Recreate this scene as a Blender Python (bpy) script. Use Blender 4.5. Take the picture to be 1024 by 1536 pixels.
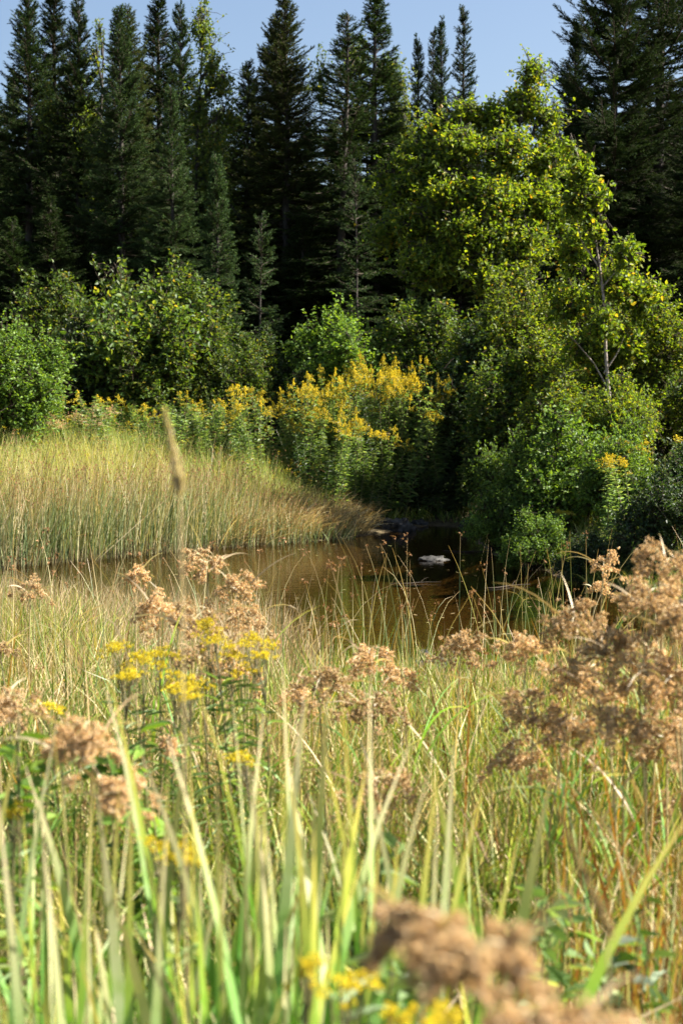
import bpy, math
import numpy as np
from mathutils import Vector
R = math.radians
scene = bpy.context.scene
for o in list(bpy.data.objects): bpy.data.objects.remove(o)
C = bpy.data.collections.new("place"); scene.collection.children.link(C)

# ------------------------------------------------------------------ camera
F = 2133.0; PITCH = 4.5; CAMZ = 2.1
cam = bpy.data.cameras.new("camera"); camo = bpy.data.objects.new("camera", cam); C.objects.link(camo)
camo.location = (0, 0, CAMZ); camo.rotation_euler = (R(90 - PITCH), 0, 0)
cam.sensor_width = 36; cam.lens = 50; cam.clip_start = 0.05; cam.clip_end = 2000
cam.dof.use_dof = True; cam.dof.focus_distance = 9.5; cam.dof.aperture_fstop = 4.8
scene.camera = camo
# ------------------------------------------------------------------ sky, sun, exposure
SUN_AZ, SUN_EL = 86.0, 43.0            # azimuth from +Y towards +X
world = bpy.data.worlds.new("World"); scene.world = world; world.use_nodes = True
wn = world.node_tree; wn.nodes.clear()
sky = wn.nodes.new("ShaderNodeTexSky"); sky.sky_type = 'NISHITA'; sky.sun_disc = False
sky.sun_elevation = R(SUN_EL); sky.sun_rotation = R(SUN_AZ); sky.air_density = 1.0; sky.dust_density = 2.4; sky.ozone_density = 1.6
bg = wn.nodes.new("ShaderNodeBackground"); bg.inputs[1].default_value = 0.05
wo = wn.nodes.new("ShaderNodeOutputWorld")
wn.links.new(sky.outputs[0], bg.inputs[0]); wn.links.new(bg.outputs[0], wo.inputs[0])
sl = bpy.data.lights.new("sun", 'SUN'); sl.energy = 5.0; sl.angle = R(0.5); sl.color = (1.0, 0.94, 0.84)
so = bpy.data.objects.new("sun", sl); C.objects.link(so)
S = Vector((math.sin(R(SUN_AZ)) * math.cos(R(SUN_EL)), math.cos(R(SUN_AZ)) * math.cos(R(SUN_EL)), math.sin(R(SUN_EL))))
so.rotation_euler = S.to_track_quat('Z', 'Y').to_euler(); so.location = (20, 10, 30)
scene.view_settings.view_transform = 'Standard'; scene.view_settings.look = 'None'
scene.view_settings.exposure = 1.95; scene.view_settings.gamma = 1.0
scene.render.engine = 'CYCLES'
scene.cycles.max_bounces = 7; scene.cycles.diffuse_bounces = 2; scene.cycles.glossy_bounces = 3
scene.cycles.transmission_bounces = 4; scene.cycles.transparent_max_bounces = 6
scene.cycles.caustics_reflective = False; scene.cycles.caustics_refractive = False
scene.cycles.use_denoising = True; scene.cycles.denoiser = 'OPENIMAGEDENOISE'
scene.cycles.denoising_input_passes = 'RGB_ALBEDO_NORMAL'; scene.cycles.denoising_prefilter = 'FAST'

# ------------------------------------------------------------------ helpers
cp, sp_ = math.cos(R(PITCH)), math.sin(R(PITCH))
def at(px, py, Y):
    """world point seen at photo pixel (px, py), at distance Y forward"""
    x = (px - 512) / F; u = (768 - py) / F
    fy = cp + u * sp_; fz = -sp_ + u * cp
    k = Y / fy
    return np.array([x * k, Y, CAMZ + fz * k])

def nrm(v): return v / np.maximum(np.linalg.norm(v, axis=-1, keepdims=True), 1e-9)

class MB:
    def __init__(s): s.v = []; s.q = []; s.t = []; s.a = []; s.n = 0; s.qm = []; s.tm = []
    def add(s, v, quads=None, tris=None, a=None, m=0):
        v = np.asarray(v, float).reshape(-1, 3); s.v.append(v)
        if quads is not None and len(quads): s.q.append(np.asarray(quads) + s.n); s.qm.append(np.full(len(quads), m))
        if tris is not None and len(tris): s.t.append(np.asarray(tris) + s.n); s.tm.append(np.full(len(tris), m))
        s.a.append(np.zeros(len(v)) if a is None else np.asarray(a, float).reshape(-1)); s.n += len(v)
    def build(s, name, mats, parent=None, smooth=True):
        me = bpy.data.meshes.new(name)
        v = np.concatenate(s.v); q = np.concatenate(s.q) if s.q else np.zeros((0, 4), int); t = np.concatenate(s.t) if s.t else np.zeros((0, 3), int)
        me.vertices.add(len(v)); me.vertices.foreach_set("co", v.astype(np.float32).ravel())
        me.loops.add(len(q) * 4 + len(t) * 3); me.loops.foreach_set("vertex_index", np.concatenate([q.ravel(), t.ravel()]).astype(np.int32))
        me.polygons.add(len(q) + len(t))
        ls = np.concatenate([np.arange(len(q)) * 4, len(q) * 4 + np.arange(len(t)) * 3])
        me.polygons.foreach_set("loop_start", ls.astype(np.int32))
        me.polygons.foreach_set("material_index", np.concatenate(s.qm + s.tm).astype(np.int32))
        me.polygons.foreach_set("use_smooth", np.full(len(ls), smooth))
        me.update(calc_edges=True)
        at_ = me.attributes.new("along", 'FLOAT', 'POINT'); at_.data.foreach_set("value", np.concatenate(s.a).astype(np.float32))
        for m in (mats if isinstance(mats, (list, tuple)) else [mats]): me.materials.append(m)
        o = bpy.data.objects.new(name, me); C.objects.link(o)
        if parent is not None: o.parent = parent
        return o

def tubes(mb, P, Rr, sides=4, a=None, m=0):
    """P (n,k,3) centre lines, Rr (n,k) radii"""
    P = np.asarray(P, float); Rr = np.asarray(Rr, float)
    if P.ndim == 2: P = P[None]; Rr = Rr[None]
    n, k, _ = P.shape
    T = nrm(np.gradient(P, axis=1)); ref = np.where(np.abs(T[..., 2:3]) > .8, np.array([1., 0, 0]), np.array([0, 0, 1.]))
    ref = np.broadcast_to(ref[:, :1], T.shape)
    A = nrm(np.cross(T, ref)); B = np.cross(T, A)
    an = np.arange(sides) * 2 * math.pi / sides
    V = P[:, :, None] + Rr[:, :, None, None] * (A[:, :, None] * np.cos(an)[:, None] + B[:, :, None] * np.sin(an)[:, None])
    i = np.arange(n)[:, None, None] * k * sides + np.arange(k - 1)[None, :, None] * sides
    j = np.arange(sides)[None, None]; j2 = (j + 1) % sides
    Q = np.stack([i + j, i + j2, i + sides + j2, i + sides + j], -1).reshape(-1, 4)
    aa = np.zeros((n, k, sides)) + (np.linspace(0, 1, k)[None, :, None] if a is None else a)
    mb.add(V.reshape(-1, 3), quads=Q, a=aa, m=m)

def leaves(mb, P, D, N, L, W, droop=0.15, fold=0.25, m=0, a=None):
    n = len(P)
    if n == 0: return
    L = np.broadcast_to(L, (n,))[:, None]; W = np.broadcast_to(W, (n,))[:, None]
    D = nrm(D); Sd = nrm(np.cross(D, N)); N2 = np.cross(Sd, D)
    def pt(s, w, up): return P + D * L * s + Sd * W * w + N2 * (W * up * fold * 2 - L * droop * s * s)
    V = np.stack([pt(0, 0, 0), pt(.3, -.5, .5), pt(.68, -.38, .38), pt(1, 0, 0), pt(.68, .38, .38), pt(.3, .5, .5)], 1)
    b = np.arange(n)[:, None] * 6
    Q = np.concatenate([b + np.array([0, 1, 2, 3]), b + np.array([0, 3, 4, 5])])
    aa = np.tile(np.array([0, .3, .7, 1, .7, .3]), n) if a is None else np.repeat(a, 6)
    mb.add(V.reshape(-1, 3), quads=Q, a=aa, m=m)

def blades(mb, root, h, az, lean, curve, w, rng, nseg=5, m=0, power=1.6, tipw=.08, twist=.6):
    n = len(root)
    if n == 0: return None
    h = np.broadcast_to(h, (n,)); w = np.broadcast_to(w, (n,)); lean = np.broadcast_to(lean, (n,)); curve = np.broadcast_to(curve, (n,))
    face = rng.uniform(0, math.pi, n); tw = rng.uniform(-twist, twist, n)
    p = np.array(root, float).copy(); V = []
    d = np.stack([np.cos(az), np.sin(az), np.zeros(n)], 1)
    for i in range(nseg + 1):
        s = i / nseg
        if i:
            th = lean + curve * (((i - .5) / nseg) ** power)
            p = p + (d * np.sin(th)[:, None] + np.array([0, 0, 1.]) * np.cos(th)[:, None]) * (h / nseg)[:, None]
        ff = face + tw * s
        th = lean + curve * s ** power
        tang = d * np.sin(th)[:, None] + np.array([0, 0, 1.]) * np.cos(th)[:, None]
        sd = nrm(np.cross(tang, np.stack([np.cos(ff), np.sin(ff), np.full(n, .15)], 1)))
        ww = w * (tipw + (1 - tipw) * (min(1, .65 + s * 1.2) if s < .35 else (1 - ((s - .35) / .65) ** 1.7) * 1.0))
        V += [p - sd * ww[:, None] / 2, p + sd * ww[:, None] / 2]
    V = np.stack(V, 1); k = 2 * (nseg + 1)
    b = np.arange(n)[:, None] * k
    Q = np.concatenate([b + np.array([2 * i, 2 * i + 1, 2 * i + 3, 2 * i + 2]) for i in range(nseg)])
    mb.add(V.reshape(-1, 3), quads=Q, a=np.tile(np.repeat(np.linspace(0, 1, nseg + 1), 2), n), m=m)
    return p

def bits(mb, P, size, rng, k=5, elong=1.0, m=0, direction=None):
    """k small pointed scales round each point: a fuzzy floret or spikelet"""
    n = len(P); size = np.broadcast_to(size, (n,))
    Pn = np.repeat(P, k, 0); sz = np.repeat(size, k)[:, None]
    d = nrm(rng.normal(size=(n * k, 3)))
    if direction is not None: d = nrm(d + np.repeat(direction, k, 0) * elong)
    s = nrm(np.cross(d, rng.normal(size=(n * k, 3))))
    V = np.stack([Pn - d * sz * .35 - s * sz * .42, Pn - d * sz * .35 + s * sz * .42, Pn + d * sz * 1.0], 1)
    b = np.arange(n * k)[:, None] * 3 + np.arange(3)
    mb.add(V.reshape(-1, 3), tris=b, m=m, a=np.repeat(rng.uniform(0, 1, n * k), 3))

def tag(o, label=None, cat=None, group=None, kind=None):
    if label: o["label"] = label
    if cat: o["category"] = cat
    if group: o["group"] = group
    if kind: o["kind"] = kind
    return o
def thing(name, loc, label, cat, group=None, rz=0.0, scale=1.0):
    o = bpy.data.objects.new(name, None); o.empty_display_size = .2; C.objects.link(o)
    o.location = tuple(float(c) for c in loc); o.rotation_euler = (0, 0, rz)
    o.scale = (scale,) * 3 if np.isscalar(scale) else tuple(scale)
    return tag(o, label, cat, group)
KIDS = {}
def place(proto, name, loc, label, cat, group=None, rz=0.0, scale=1.0, tilt=(0, 0)):
    """a new thing from a list of (part name, mesh, props) made once"""
    t = thing(name, loc, label, cat, group, rz, scale)
    t.rotation_euler = (tilt[0], tilt[1], rz)
    for pn, me in proto:
        c = bpy.data.objects.new(pn, me); C.objects.link(c); c.parent = t
    return t
def proto_of(*parts):
    out = []
    for o in parts:
        out.append((o.name.split(".")[0], o.data)); bpy.data.objects.remove(o)
    return out

# ------------------------------------------------------------------ materials
def mat(name):
    m = bpy.data.materials.new(name); m.use_nodes = True; nt = m.node_tree; nt.nodes.clear()
    return m, nt, lambda t, **k: node(nt, t, **k)
def node(nt, t, **k):
    n = nt.nodes.new(t)
    for a, b in k.items(): setattr(n, a, b)
    return n
def ramp(nt, cols, fac):
    r = nt.nodes.new("ShaderNodeValToRGB"); e = r.color_ramp.elements
    while len(e) > 1: e.remove(e[-1])
    for i, (p, c) in enumerate(cols):
        el = e[0] if i == 0 else e.new(p)
        el.position = p; el.color = (*c, 1)
    nt.links.new(fac, r.inputs[0]); return r.outputs[0]
def mixc(nt, f, a, b, mode='MIX'):
    n = nt.nodes.new("ShaderNodeMix"); n.data_type = 'RGBA'; n.blend_type = mode
    for i, x in ((0, f), (6, a), (7, b)):
        if isinstance(x, (float, int)): n.inputs[i].default_value = x
        elif isinstance(x, tuple): n.inputs[i].default_value = (*x, 1)
        else: nt.links.new(x, n.inputs[i])
    return n.outputs[2]
def leafmat(name, cols, tint=(1.25, 1.2, .5), trans=.45, rough=.45, spec=.5, objvar=.25, root=None, rootpos=.35, clump=None, tip=None):
    m, nt, N = mat(name)
    g = N("ShaderNodeNewGeometry"); oi = N("ShaderNodeObjectInfo")
    c = ramp(nt, cols, g.outputs["Random Per Island"])
    if clump:
        tc = N("ShaderNodeNewGeometry"); nz = N("ShaderNodeTexNoise"); nz.inputs["Scale"].default_value = clump[0]; nz.inputs["Detail"].default_value = 1
        nt.links.new(tc.outputs["Position"], nz.inputs["Vector"])
        f = ramp(nt, [(.42, (0, 0, 0)), (.6, (1, 1, 1))], nz.outputs[0])
        c = mixc(nt, f, c, mixc(nt, 1.0, c, clump[1], 'MULTIPLY'))
    if root or tip:
        al = N("ShaderNodeAttribute", attribute_name="along")
        if root:
            f = ramp(nt, [(0, (1, 1, 1)), (rootpos, (0, 0, 0))], al.outputs["Fac"])
            c = mixc(nt, f, c, root)
        if tip:
            f = ramp(nt, [(.7, (0, 0, 0)), (1, (1, 1, 1))], al.outputs["Fac"])
            c = mixc(nt, f, c, tip)
    hsv = N("ShaderNodeHueSaturation")
    mm = N("ShaderNodeMapRange"); mm.inputs[3].default_value = 1 - objvar; mm.inputs[4].default_value = 1 + objvar
    nt.links.new(oi.outputs["Random"], mm.inputs[0]); nt.links.new(mm.outputs[0], hsv.inputs["Value"]); nt.links.new(c, hsv.inputs["Color"])
    c = hsv.outputs[0]
    p = N("ShaderNodeBsdfPrincipled"); p.inputs["Roughness"].default_value = rough; p.inputs["Specular IOR Level"].default_value = spec
    nt.links.new(c, p.inputs["Base Color"])
    tr = N("ShaderNodeBsdfTranslucent"); nt.links.new(mixc(nt, 1.0, c, tint, 'MULTIPLY'), tr.inputs[0])
    mx = N("ShaderNodeMixShader"); mx.inputs[0].default_value = trans
    nt.links.new(p.outputs[0], mx.inputs[1]); nt.links.new(tr.outputs[0], mx.inputs[2])
    out = N("ShaderNodeOutputMaterial"); nt.links.new(mx.outputs[0], out.inputs[0])
    return m
def solid(name, cols, scale=8, rough=.85, bump=.3, stretch=(1, 1, 1), detail=6, coord="Object"):
    m, nt, N = mat(name)
    tc = N("ShaderNodeTexCoord"); mp = N("ShaderNodeMapping"); mp.inputs["Scale"].default_value = stretch
    nt.links.new(tc.outputs[coord], mp.inputs[0])
    nz = N("ShaderNodeTexNoise"); nz.inputs["Scale"].default_value = scale; nz.inputs["Detail"].default_value = detail
    nt.links.new(mp.outputs[0], nz.inputs["Vector"])
    c = ramp(nt, cols, nz.outputs[0])
    p = N("ShaderNodeBsdfPrincipled"); p.inputs["Roughness"].default_value = rough; p.inputs["Specular IOR Level"].default_value = .25; nt.links.new(c, p.inputs["Base Color"])
    b = N("ShaderNodeBump"); b.inputs["Strength"].default_value = bump; b.inputs["Distance"].default_value = .03
    nt.links.new(nz.outputs[0], b.inputs["Height"]); nt.links.new(b.outputs[0], p.inputs["Normal"])
    out = N("ShaderNodeOutputMaterial"); nt.links.new(p.outputs[0], out.inputs[0])
    return m
M = {}
M['needle'] = leafmat("spruce_needles", [(0, (.008, .021, .007)), (.5, (.018, .038, .011)), (1, (.07, .11, .026))], tint=(1.2, 1.2, .5), trans=.15, rough=.7, spec=.06, objvar=.3)
M['needle_blue'] = leafmat("blue_green_needles", [(0, (.018, .042, .017)), (.5, (.034, .068, .025)), (1, (.1, .16, .045))], trans=.18, rough=.7, spec=.08, objvar=.2)
M['needle_warm'] = leafmat("warm_needles", [(0, (.016, .03, .008)), (.5, (.045, .07, .018)), (.9, (.095, .12, .03)), (1, (.12, .1, .04))], trans=.18, rough=.7, spec=.06, objvar=.2)
M['bark'] = solid("grey_bark", [(.3, (.02, .017, .014)), (.7, (.075, .065, .055))], 14, stretch=(3, 3, .6), bump=.6)
M['bark_pale'] = solid("pale_bark", [(.3, (.16, .12, .09)), (.5, (.3, .25, .21)), (.75, (.42, .38, .34))], 9, stretch=(2, 2, 5), bump=.2)
M['twig'] = solid("brown_twig", [(.3, (.025, .018, .012)), (.7, (.055, .04, .027))], 20, bump=.2)
M['alder'] = leafmat("alder_leaves", [(0, (.04, .085, .018)), (.45, (.075, .13, .026)), (.8, (.12, .18, .035)), (.97, (.2, .22, .04)), (1, (.28, .2, .05))], tint=(1.5, 1.4, .35), trans=.45, rough=.52, spec=.35)
M['birch'] = leafmat("birch_leaves", [(0, (.065, .12, .02)), (.4, (.122, .19, .028)), (.85, (.21, .27, .035)), (.97, (.32, .31, .045)), (1, (.38, .22, .04))], tint=(1.58, 1.5, .3), trans=.52, rough=.52, spec=.35)
M['poplar'] = leafmat('poplar_leaves', [(0, (.04, .075, .015)), (.5, (.08, .13, .022)), (.9, (.15, .2, .03)), (1, (.28, .25, .05))], tint=(1.5, 1.4, .35), trans=.42, rough=.52, spec=.35)
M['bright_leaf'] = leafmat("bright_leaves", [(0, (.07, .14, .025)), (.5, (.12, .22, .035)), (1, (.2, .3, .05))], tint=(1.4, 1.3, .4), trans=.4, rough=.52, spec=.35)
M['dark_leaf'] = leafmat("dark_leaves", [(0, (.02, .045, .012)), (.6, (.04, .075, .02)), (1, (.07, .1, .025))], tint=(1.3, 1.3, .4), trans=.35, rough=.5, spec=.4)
M['weed_leaf'] = leafmat("weed_leaves", [(0, (.09, .16, .05)), (.6, (.17, .26, .08)), (1, (.28, .34, .12))], trans=.45, rough=.5, spec=.4)
M['weed_stem'] = leafmat("weed_stems", [(0, (.1, .13, .05)), (1, (.2, .14, .07))], trans=.05)
M['gold'] = leafmat("goldenrod_flowers", [(0, (.49, .39, .015)), (.5, (.72, .59, .028)), (1, (.81, .73, .11))], tint=(1, .9, .5), trans=.3, rough=.7, spec=.2, objvar=.2)
M['yellow'] = leafmat("yellow_flowers", [(0, (.6, .48, .02)), (.6, (.8, .67, .03)), (1, (.85, .78, .12))], tint=(1, .9, .5), trans=.3, rough=.7, spec=.2, objvar=.1)
M['wool'] = leafmat("woolly_spikelets", [(0, (.26, .155, .07)), (.4, (.58, .41, .22)), (.8, (.84, .67, .42)), (1, (.94, .84, .62))], tint=(1.15, 1.0, .65), trans=.36, rough=.8, spec=.15, objvar=.2)
M['ray'] = leafmat("dry_rays", [(0, (.3, .24, .1)), (1, (.5, .4, .2))], trans=.1)
M['grass_green'] = leafmat("green_grass", [(0, (.05, .105, .014)), (.5, (.12, .21, .03)), (.8, (.24, .3, .06)), (1, (.45, .43, .16))], tint=(1.25, 1.15, .4), trans=.28, rough=.5, spec=.35, objvar=0, root=(.18, .14, .06), rootpos=.4, clump=(.9, (1.25, 1.05, .8)))
M['grass_dry'] = leafmat("dry_grass", [(0, (.17, .11, .045)), (.4, (.34, .26, .11)), (.8, (.52, .43, .21)), (1, (.74, .66, .4))], tint=(1.1, .95, .6), trans=.28, rough=.6, spec=.3, objvar=0)
M['shore_dry'] = leafmat("brownish_shore_grass", [(0, (.15, .15, .05)), (.3, (.24, .18, .09)), (.7, (.4, .31, .18)), (1, (.56, .46, .3))], tint=(1.1, .95, .6), trans=.35, rough=.6, spec=.3, objvar=0)
M['grass_red'] = leafmat("rusty_grass", [(0, (.15, .06, .02)), (.4, (.26, .13, .035)), (.7, (.34, .24, .06)), (1, (.3, .3, .07))], tint=(1.3, .9, .4), trans=.4, rough=.5, spec=.3, objvar=0)
M['rush'] = leafmat("rushes", [(0, (.08, .13, .05)), (.4, (.16, .22, .09)), (.62, (.3, .33, .16)), (.8, (.46, .4, .22)), (1, (.62, .52, .33))], tint=(1.2, 1.1, .5), trans=.28, rough=.45, spec=.4, objvar=0, root=(.2, .16, .085), rootpos=.16, tip=(.38, .25, .12))
M['meadow'] = leafmat("yellowing_meadow_grass", [(0, (.2, .24, .06)), (.4, (.36, .38, .12)), (.75, (.52, .48, .2)), (1, (.66, .54, .3))], tint=(1.15, 1.1, .5), trans=.45, rough=.55, spec=.3, objvar=0, clump=(.5, (.75, .95, .75)))
M['rush_flower'] = leafmat("rush_seed_tufts", [(0, (.2, .1, .045)), (1, (.42, .24, .11))], trans=.2, rough=.8, objvar=0)
M['sedge'] = leafmat("sedge_blades", [(0, (.06, .17, .03)), (.5, (.14, .31, .07)), (.85, (.3, .46, .18)), (1, (.56, .6, .38))], tint=(1.2, 1.2, .35), trans=.36, rough=.36, spec=.55, objvar=.15, root=(.22, .27, .05), rootpos=.45, tip=(.6, .48, .3), clump=(28, (.78, .9, .6)))
M['sedge_dry'] = leafmat("dry_blades", [(0, (.28, .18, .09)), (1, (.58, .48, .32))], trans=.3, rough=.5, spec=.3)

M['plume'] = leafmat('pale_plume', [(0, (.5, .42, .28)), (1, (.78, .7, .52))], trans=.5, rough=.7, spec=.1)
M['litter'] = leafmat('floating_litter', [(0, (.12, .08, .03)), (.6, (.26, .19, .08)), (1, (.3, .32, .1))], trans=.1, rough=.5)
M['rock'] = solid("grey_rock", [(.35, (.014, .013, .012)), (.5, (.04, .038, .035)), (.72, (.09, .086, .08))], 11, bump=.7, rough=.8)
def ground_mat():
    m, nt, N = mat("litter_and_soil")
    g = N("ShaderNodeNewGeometry"); sx = N("ShaderNodeSeparateXYZ"); nt.links.new(g.outputs["Position"], sx.inputs[0])
    n1 = N("ShaderNodeTexNoise"); n1.inputs["Scale"].default_value = 1.3; n1.inputs["Detail"].default_value = 5; nt.links.new(g.outputs["Position"], n1.inputs["Vector"])
    n2 = N("ShaderNodeTexNoise"); n2.inputs["Scale"].default_value = 22; n2.inputs["Detail"].default_value = 6; nt.links.new(g.outputs["Position"], n2.inputs["Vector"])
    a = ramp(nt, [(.3, (.05, .038, .02)), (.55, (.09, .07, .035)), (.75, (.05, .06, .02))], n1.outputs[0])
    b = ramp(nt, [(.35, (.45, .45, .45)), (.7, (1.3, 1.3, 1.3))], n2.outputs[0])
    c = mixc(nt, 1.0, a, b, 'MULTIPLY')
    mr = N("ShaderNodeMapRange"); mr.inputs[1].default_value = -.02; mr.inputs[2].default_value = .06; nt.links.new(sx.outputs[2], mr.inputs[0])
    bed = ramp(nt, [(.3, (.065, .048, .026)), (.7, (.15, .11, .058))], n2.outputs[0])
    c = mixc(nt, mr.outputs[0], bed, c)
    p = N("ShaderNodeBsdfPrincipled"); p.inputs["Roughness"].default_value = .95; p.inputs["Specular IOR Level"].default_value = .2
    nt.links.new(c, p.inputs["Base Color"])
    bu = N("ShaderNodeBump"); bu.inputs["Strength"].default_value = .8; bu.inputs["Distance"].default_value = .05
    nt.links.new(n2.outputs[0], bu.inputs["Height"]); nt.links.new(bu.outputs[0], p.inputs["Normal"])
    out = N("ShaderNodeOutputMaterial"); nt.links.new(p.outputs[0], out.inputs[0])
    return m
M['ground'] = ground_mat()
def water_mat():
    m, nt, N = mat("peaty_water")
    g = N("ShaderNodeNewGeometry"); mp = N("ShaderNodeMapping"); mp.inputs["Scale"].default_value = (1.6, 4.5, 1)
    nt.links.new(g.outputs["Position"], mp.inputs[0])
    n1 = N("ShaderNodeTexNoise"); n1.inputs["Scale"].default_value = 2.2; n1.inputs["Detail"].default_value = 3; nt.links.new(mp.outputs[0], n1.inputs["Vector"])
    bu = N("ShaderNodeBump"); bu.inputs["Strength"].default_value = .12; bu.inputs["Distance"].default_value = .03
    nt.links.new(n1.outputs[0], bu.inputs["Height"])
    tr = N("ShaderNodeBsdfTransparent"); tr.inputs[0].default_value = (.5, .4, .22, 1)
    gl = N("ShaderNodeBsdfGlossy"); gl.inputs["Roughness"].default_value = .03; gl.inputs[0].default_value = (.95, .95, .95, 1)
    fr = N("ShaderNodeFresnel"); fr.inputs[0].default_value = 1.33
    nt.links.new(bu.outputs[0], gl.inputs["Normal"]); nt.links.new(bu.outputs[0], fr.inputs["Normal"])
    mx = N("ShaderNodeMixShader"); nt.links.new(fr.outputs[0], mx.inputs[0]); nt.links.new(tr.outputs[0], mx.inputs[1]); nt.links.new(gl.outputs[0], mx.inputs[2])
    out = N("ShaderNodeOutputMaterial"); nt.links.new(mx.outputs[0], out.inputs[0])
    return m
M['water'] = water_mat()

# ------------------------------------------------------------------ ground and pond
POND = np.array([(-14, 13.4), (-6, 13.2), (-3.4, 12.9), (-1.4, 11.6), (0, 11.0), (1.2, 11.0), (2.6, 11.8), (4.2, 12.4), (8, 12.8), (8, 14.3), (4.2, 14.0), (3.2, 14.7), (2.75, 16), (2.4, 18), (2.05, 20.4),
                 (2.15, 22.3), (2.1, 23.6), (1.5, 24.0), (.95, 23.5), (.55, 22.4), (-.5, 21.3), (-2.2, 19.9), (-4.3, 18.0), (-8, 17), (-14, 16.6)], float)
def sdf(x, y):
    x = np.asarray(x, float); y = np.asarray(y, float); d = np.full(x.shape, 1e9); ins = np.zeros(x.shape, bool)
    n = len(POND)
    for i in range(n):
        a = POND[i]; b = POND[(i + 1) % n]; e = b - a
        t = np.clip(((x - a[0]) * e[0] + (y - a[1]) * e[1]) / (e @ e), 0, 1)
        d = np.minimum(d, np.hypot(x - a[0] - t * e[0], y - a[1] - t * e[1]))
        c = ((a[1] > y) != (b[1] > y)) & (x < (b[0] - a[0]) * (y - a[1]) / (b[1] - a[1] + 1e-12) + a[0]); ins ^= c
    return np.where(ins, -d, d)
def sm(t): t = np.clip(t, 0, 1); return t * t * (3 - 2 * t)
def wob(x, y, s=1.0, p=0.0):
    return (np.sin(x * 1.3 * s + 1.7 + p) * np.cos(y * 1.1 * s - .4 + p * 2) + .6 * np.sin(x * 2.9 * s - y * 2.3 * s + p) + .4 * np.sin(x * 5.3 * s + y * 4.7 * s + 2.1 + 3 * p)) / 2
def hgt(x, y):
    x = np.asarray(x, float); y = np.asarray(y, float)
    s = sdf(x, y) + .18 * wob(x, y, 1.6)
    near = sm((13 - y) / 2)
    right = sm((x - 1.6) / 1.0) * (1 - near)
    amp = .5 * near + (1 - near) * (.95 + .2 * sm((y - 24) / 4) * sm((x + 1) / 2))
    wd = 7 * near + (1 - near) * (4.2 * (1 - right) + 3.0 * right)
    h = np.where(s > 0, .02 + amp * (.6 * sm(s / wd) + .4 * np.clip(s / wd, 0, 1)), -.34 * sm(-s / 1.3))
    h = h + .05 * wob(x, y, 2.2) * sm(s / 1.5)
    shallow = sm((y - 20.5) / 1.5) * (x > 0)
    h = np.where(s < 0, h * (1 - .55 * shallow), h)
    return h + sm((y - 30) / 40) * 1.0
def axis(lo, hi, dlo, dhi, st):
    core = np.arange(lo, hi + 1e-6, st)
    l = lo - np.geomspace(st * 1.5, lo - dlo, 22); r = hi + np.geomspace(st * 1.5, dhi - hi, 22)
    return np.concatenate([l[::-1], core, r])
gx = axis(-9, 9, -600, 600, .12); gy = axis(0, 30, -300, 1200, .14)
X, Y_ = np.meshgrid(gx, gy); Z = hgt(X, Y_)
nx, ny = len(gx), len(gy)
idx = np.arange(nx * ny).reshape(ny, nx)
Q = np.stack([idx[:-1, :-1], idx[:-1, 1:], idx[1:, 1:], idx[1:, :-1]], -1).reshape(-1, 4)
b = MB(); b.add(np.stack([X, Y_, Z], -1).reshape(-1, 3), quads=Q)
tag(b.build("ground", M['ground']), kind="structure")
b = MB(); b.add([(-13.8, 10.3, 0), (7.9, 10.3, 0), (7.9, 26, 0), (-13.8, 26, 0)], quads=[(0, 1, 2, 3)])
tag(b.build("pond_water", M['water']), kind="structure")

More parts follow.
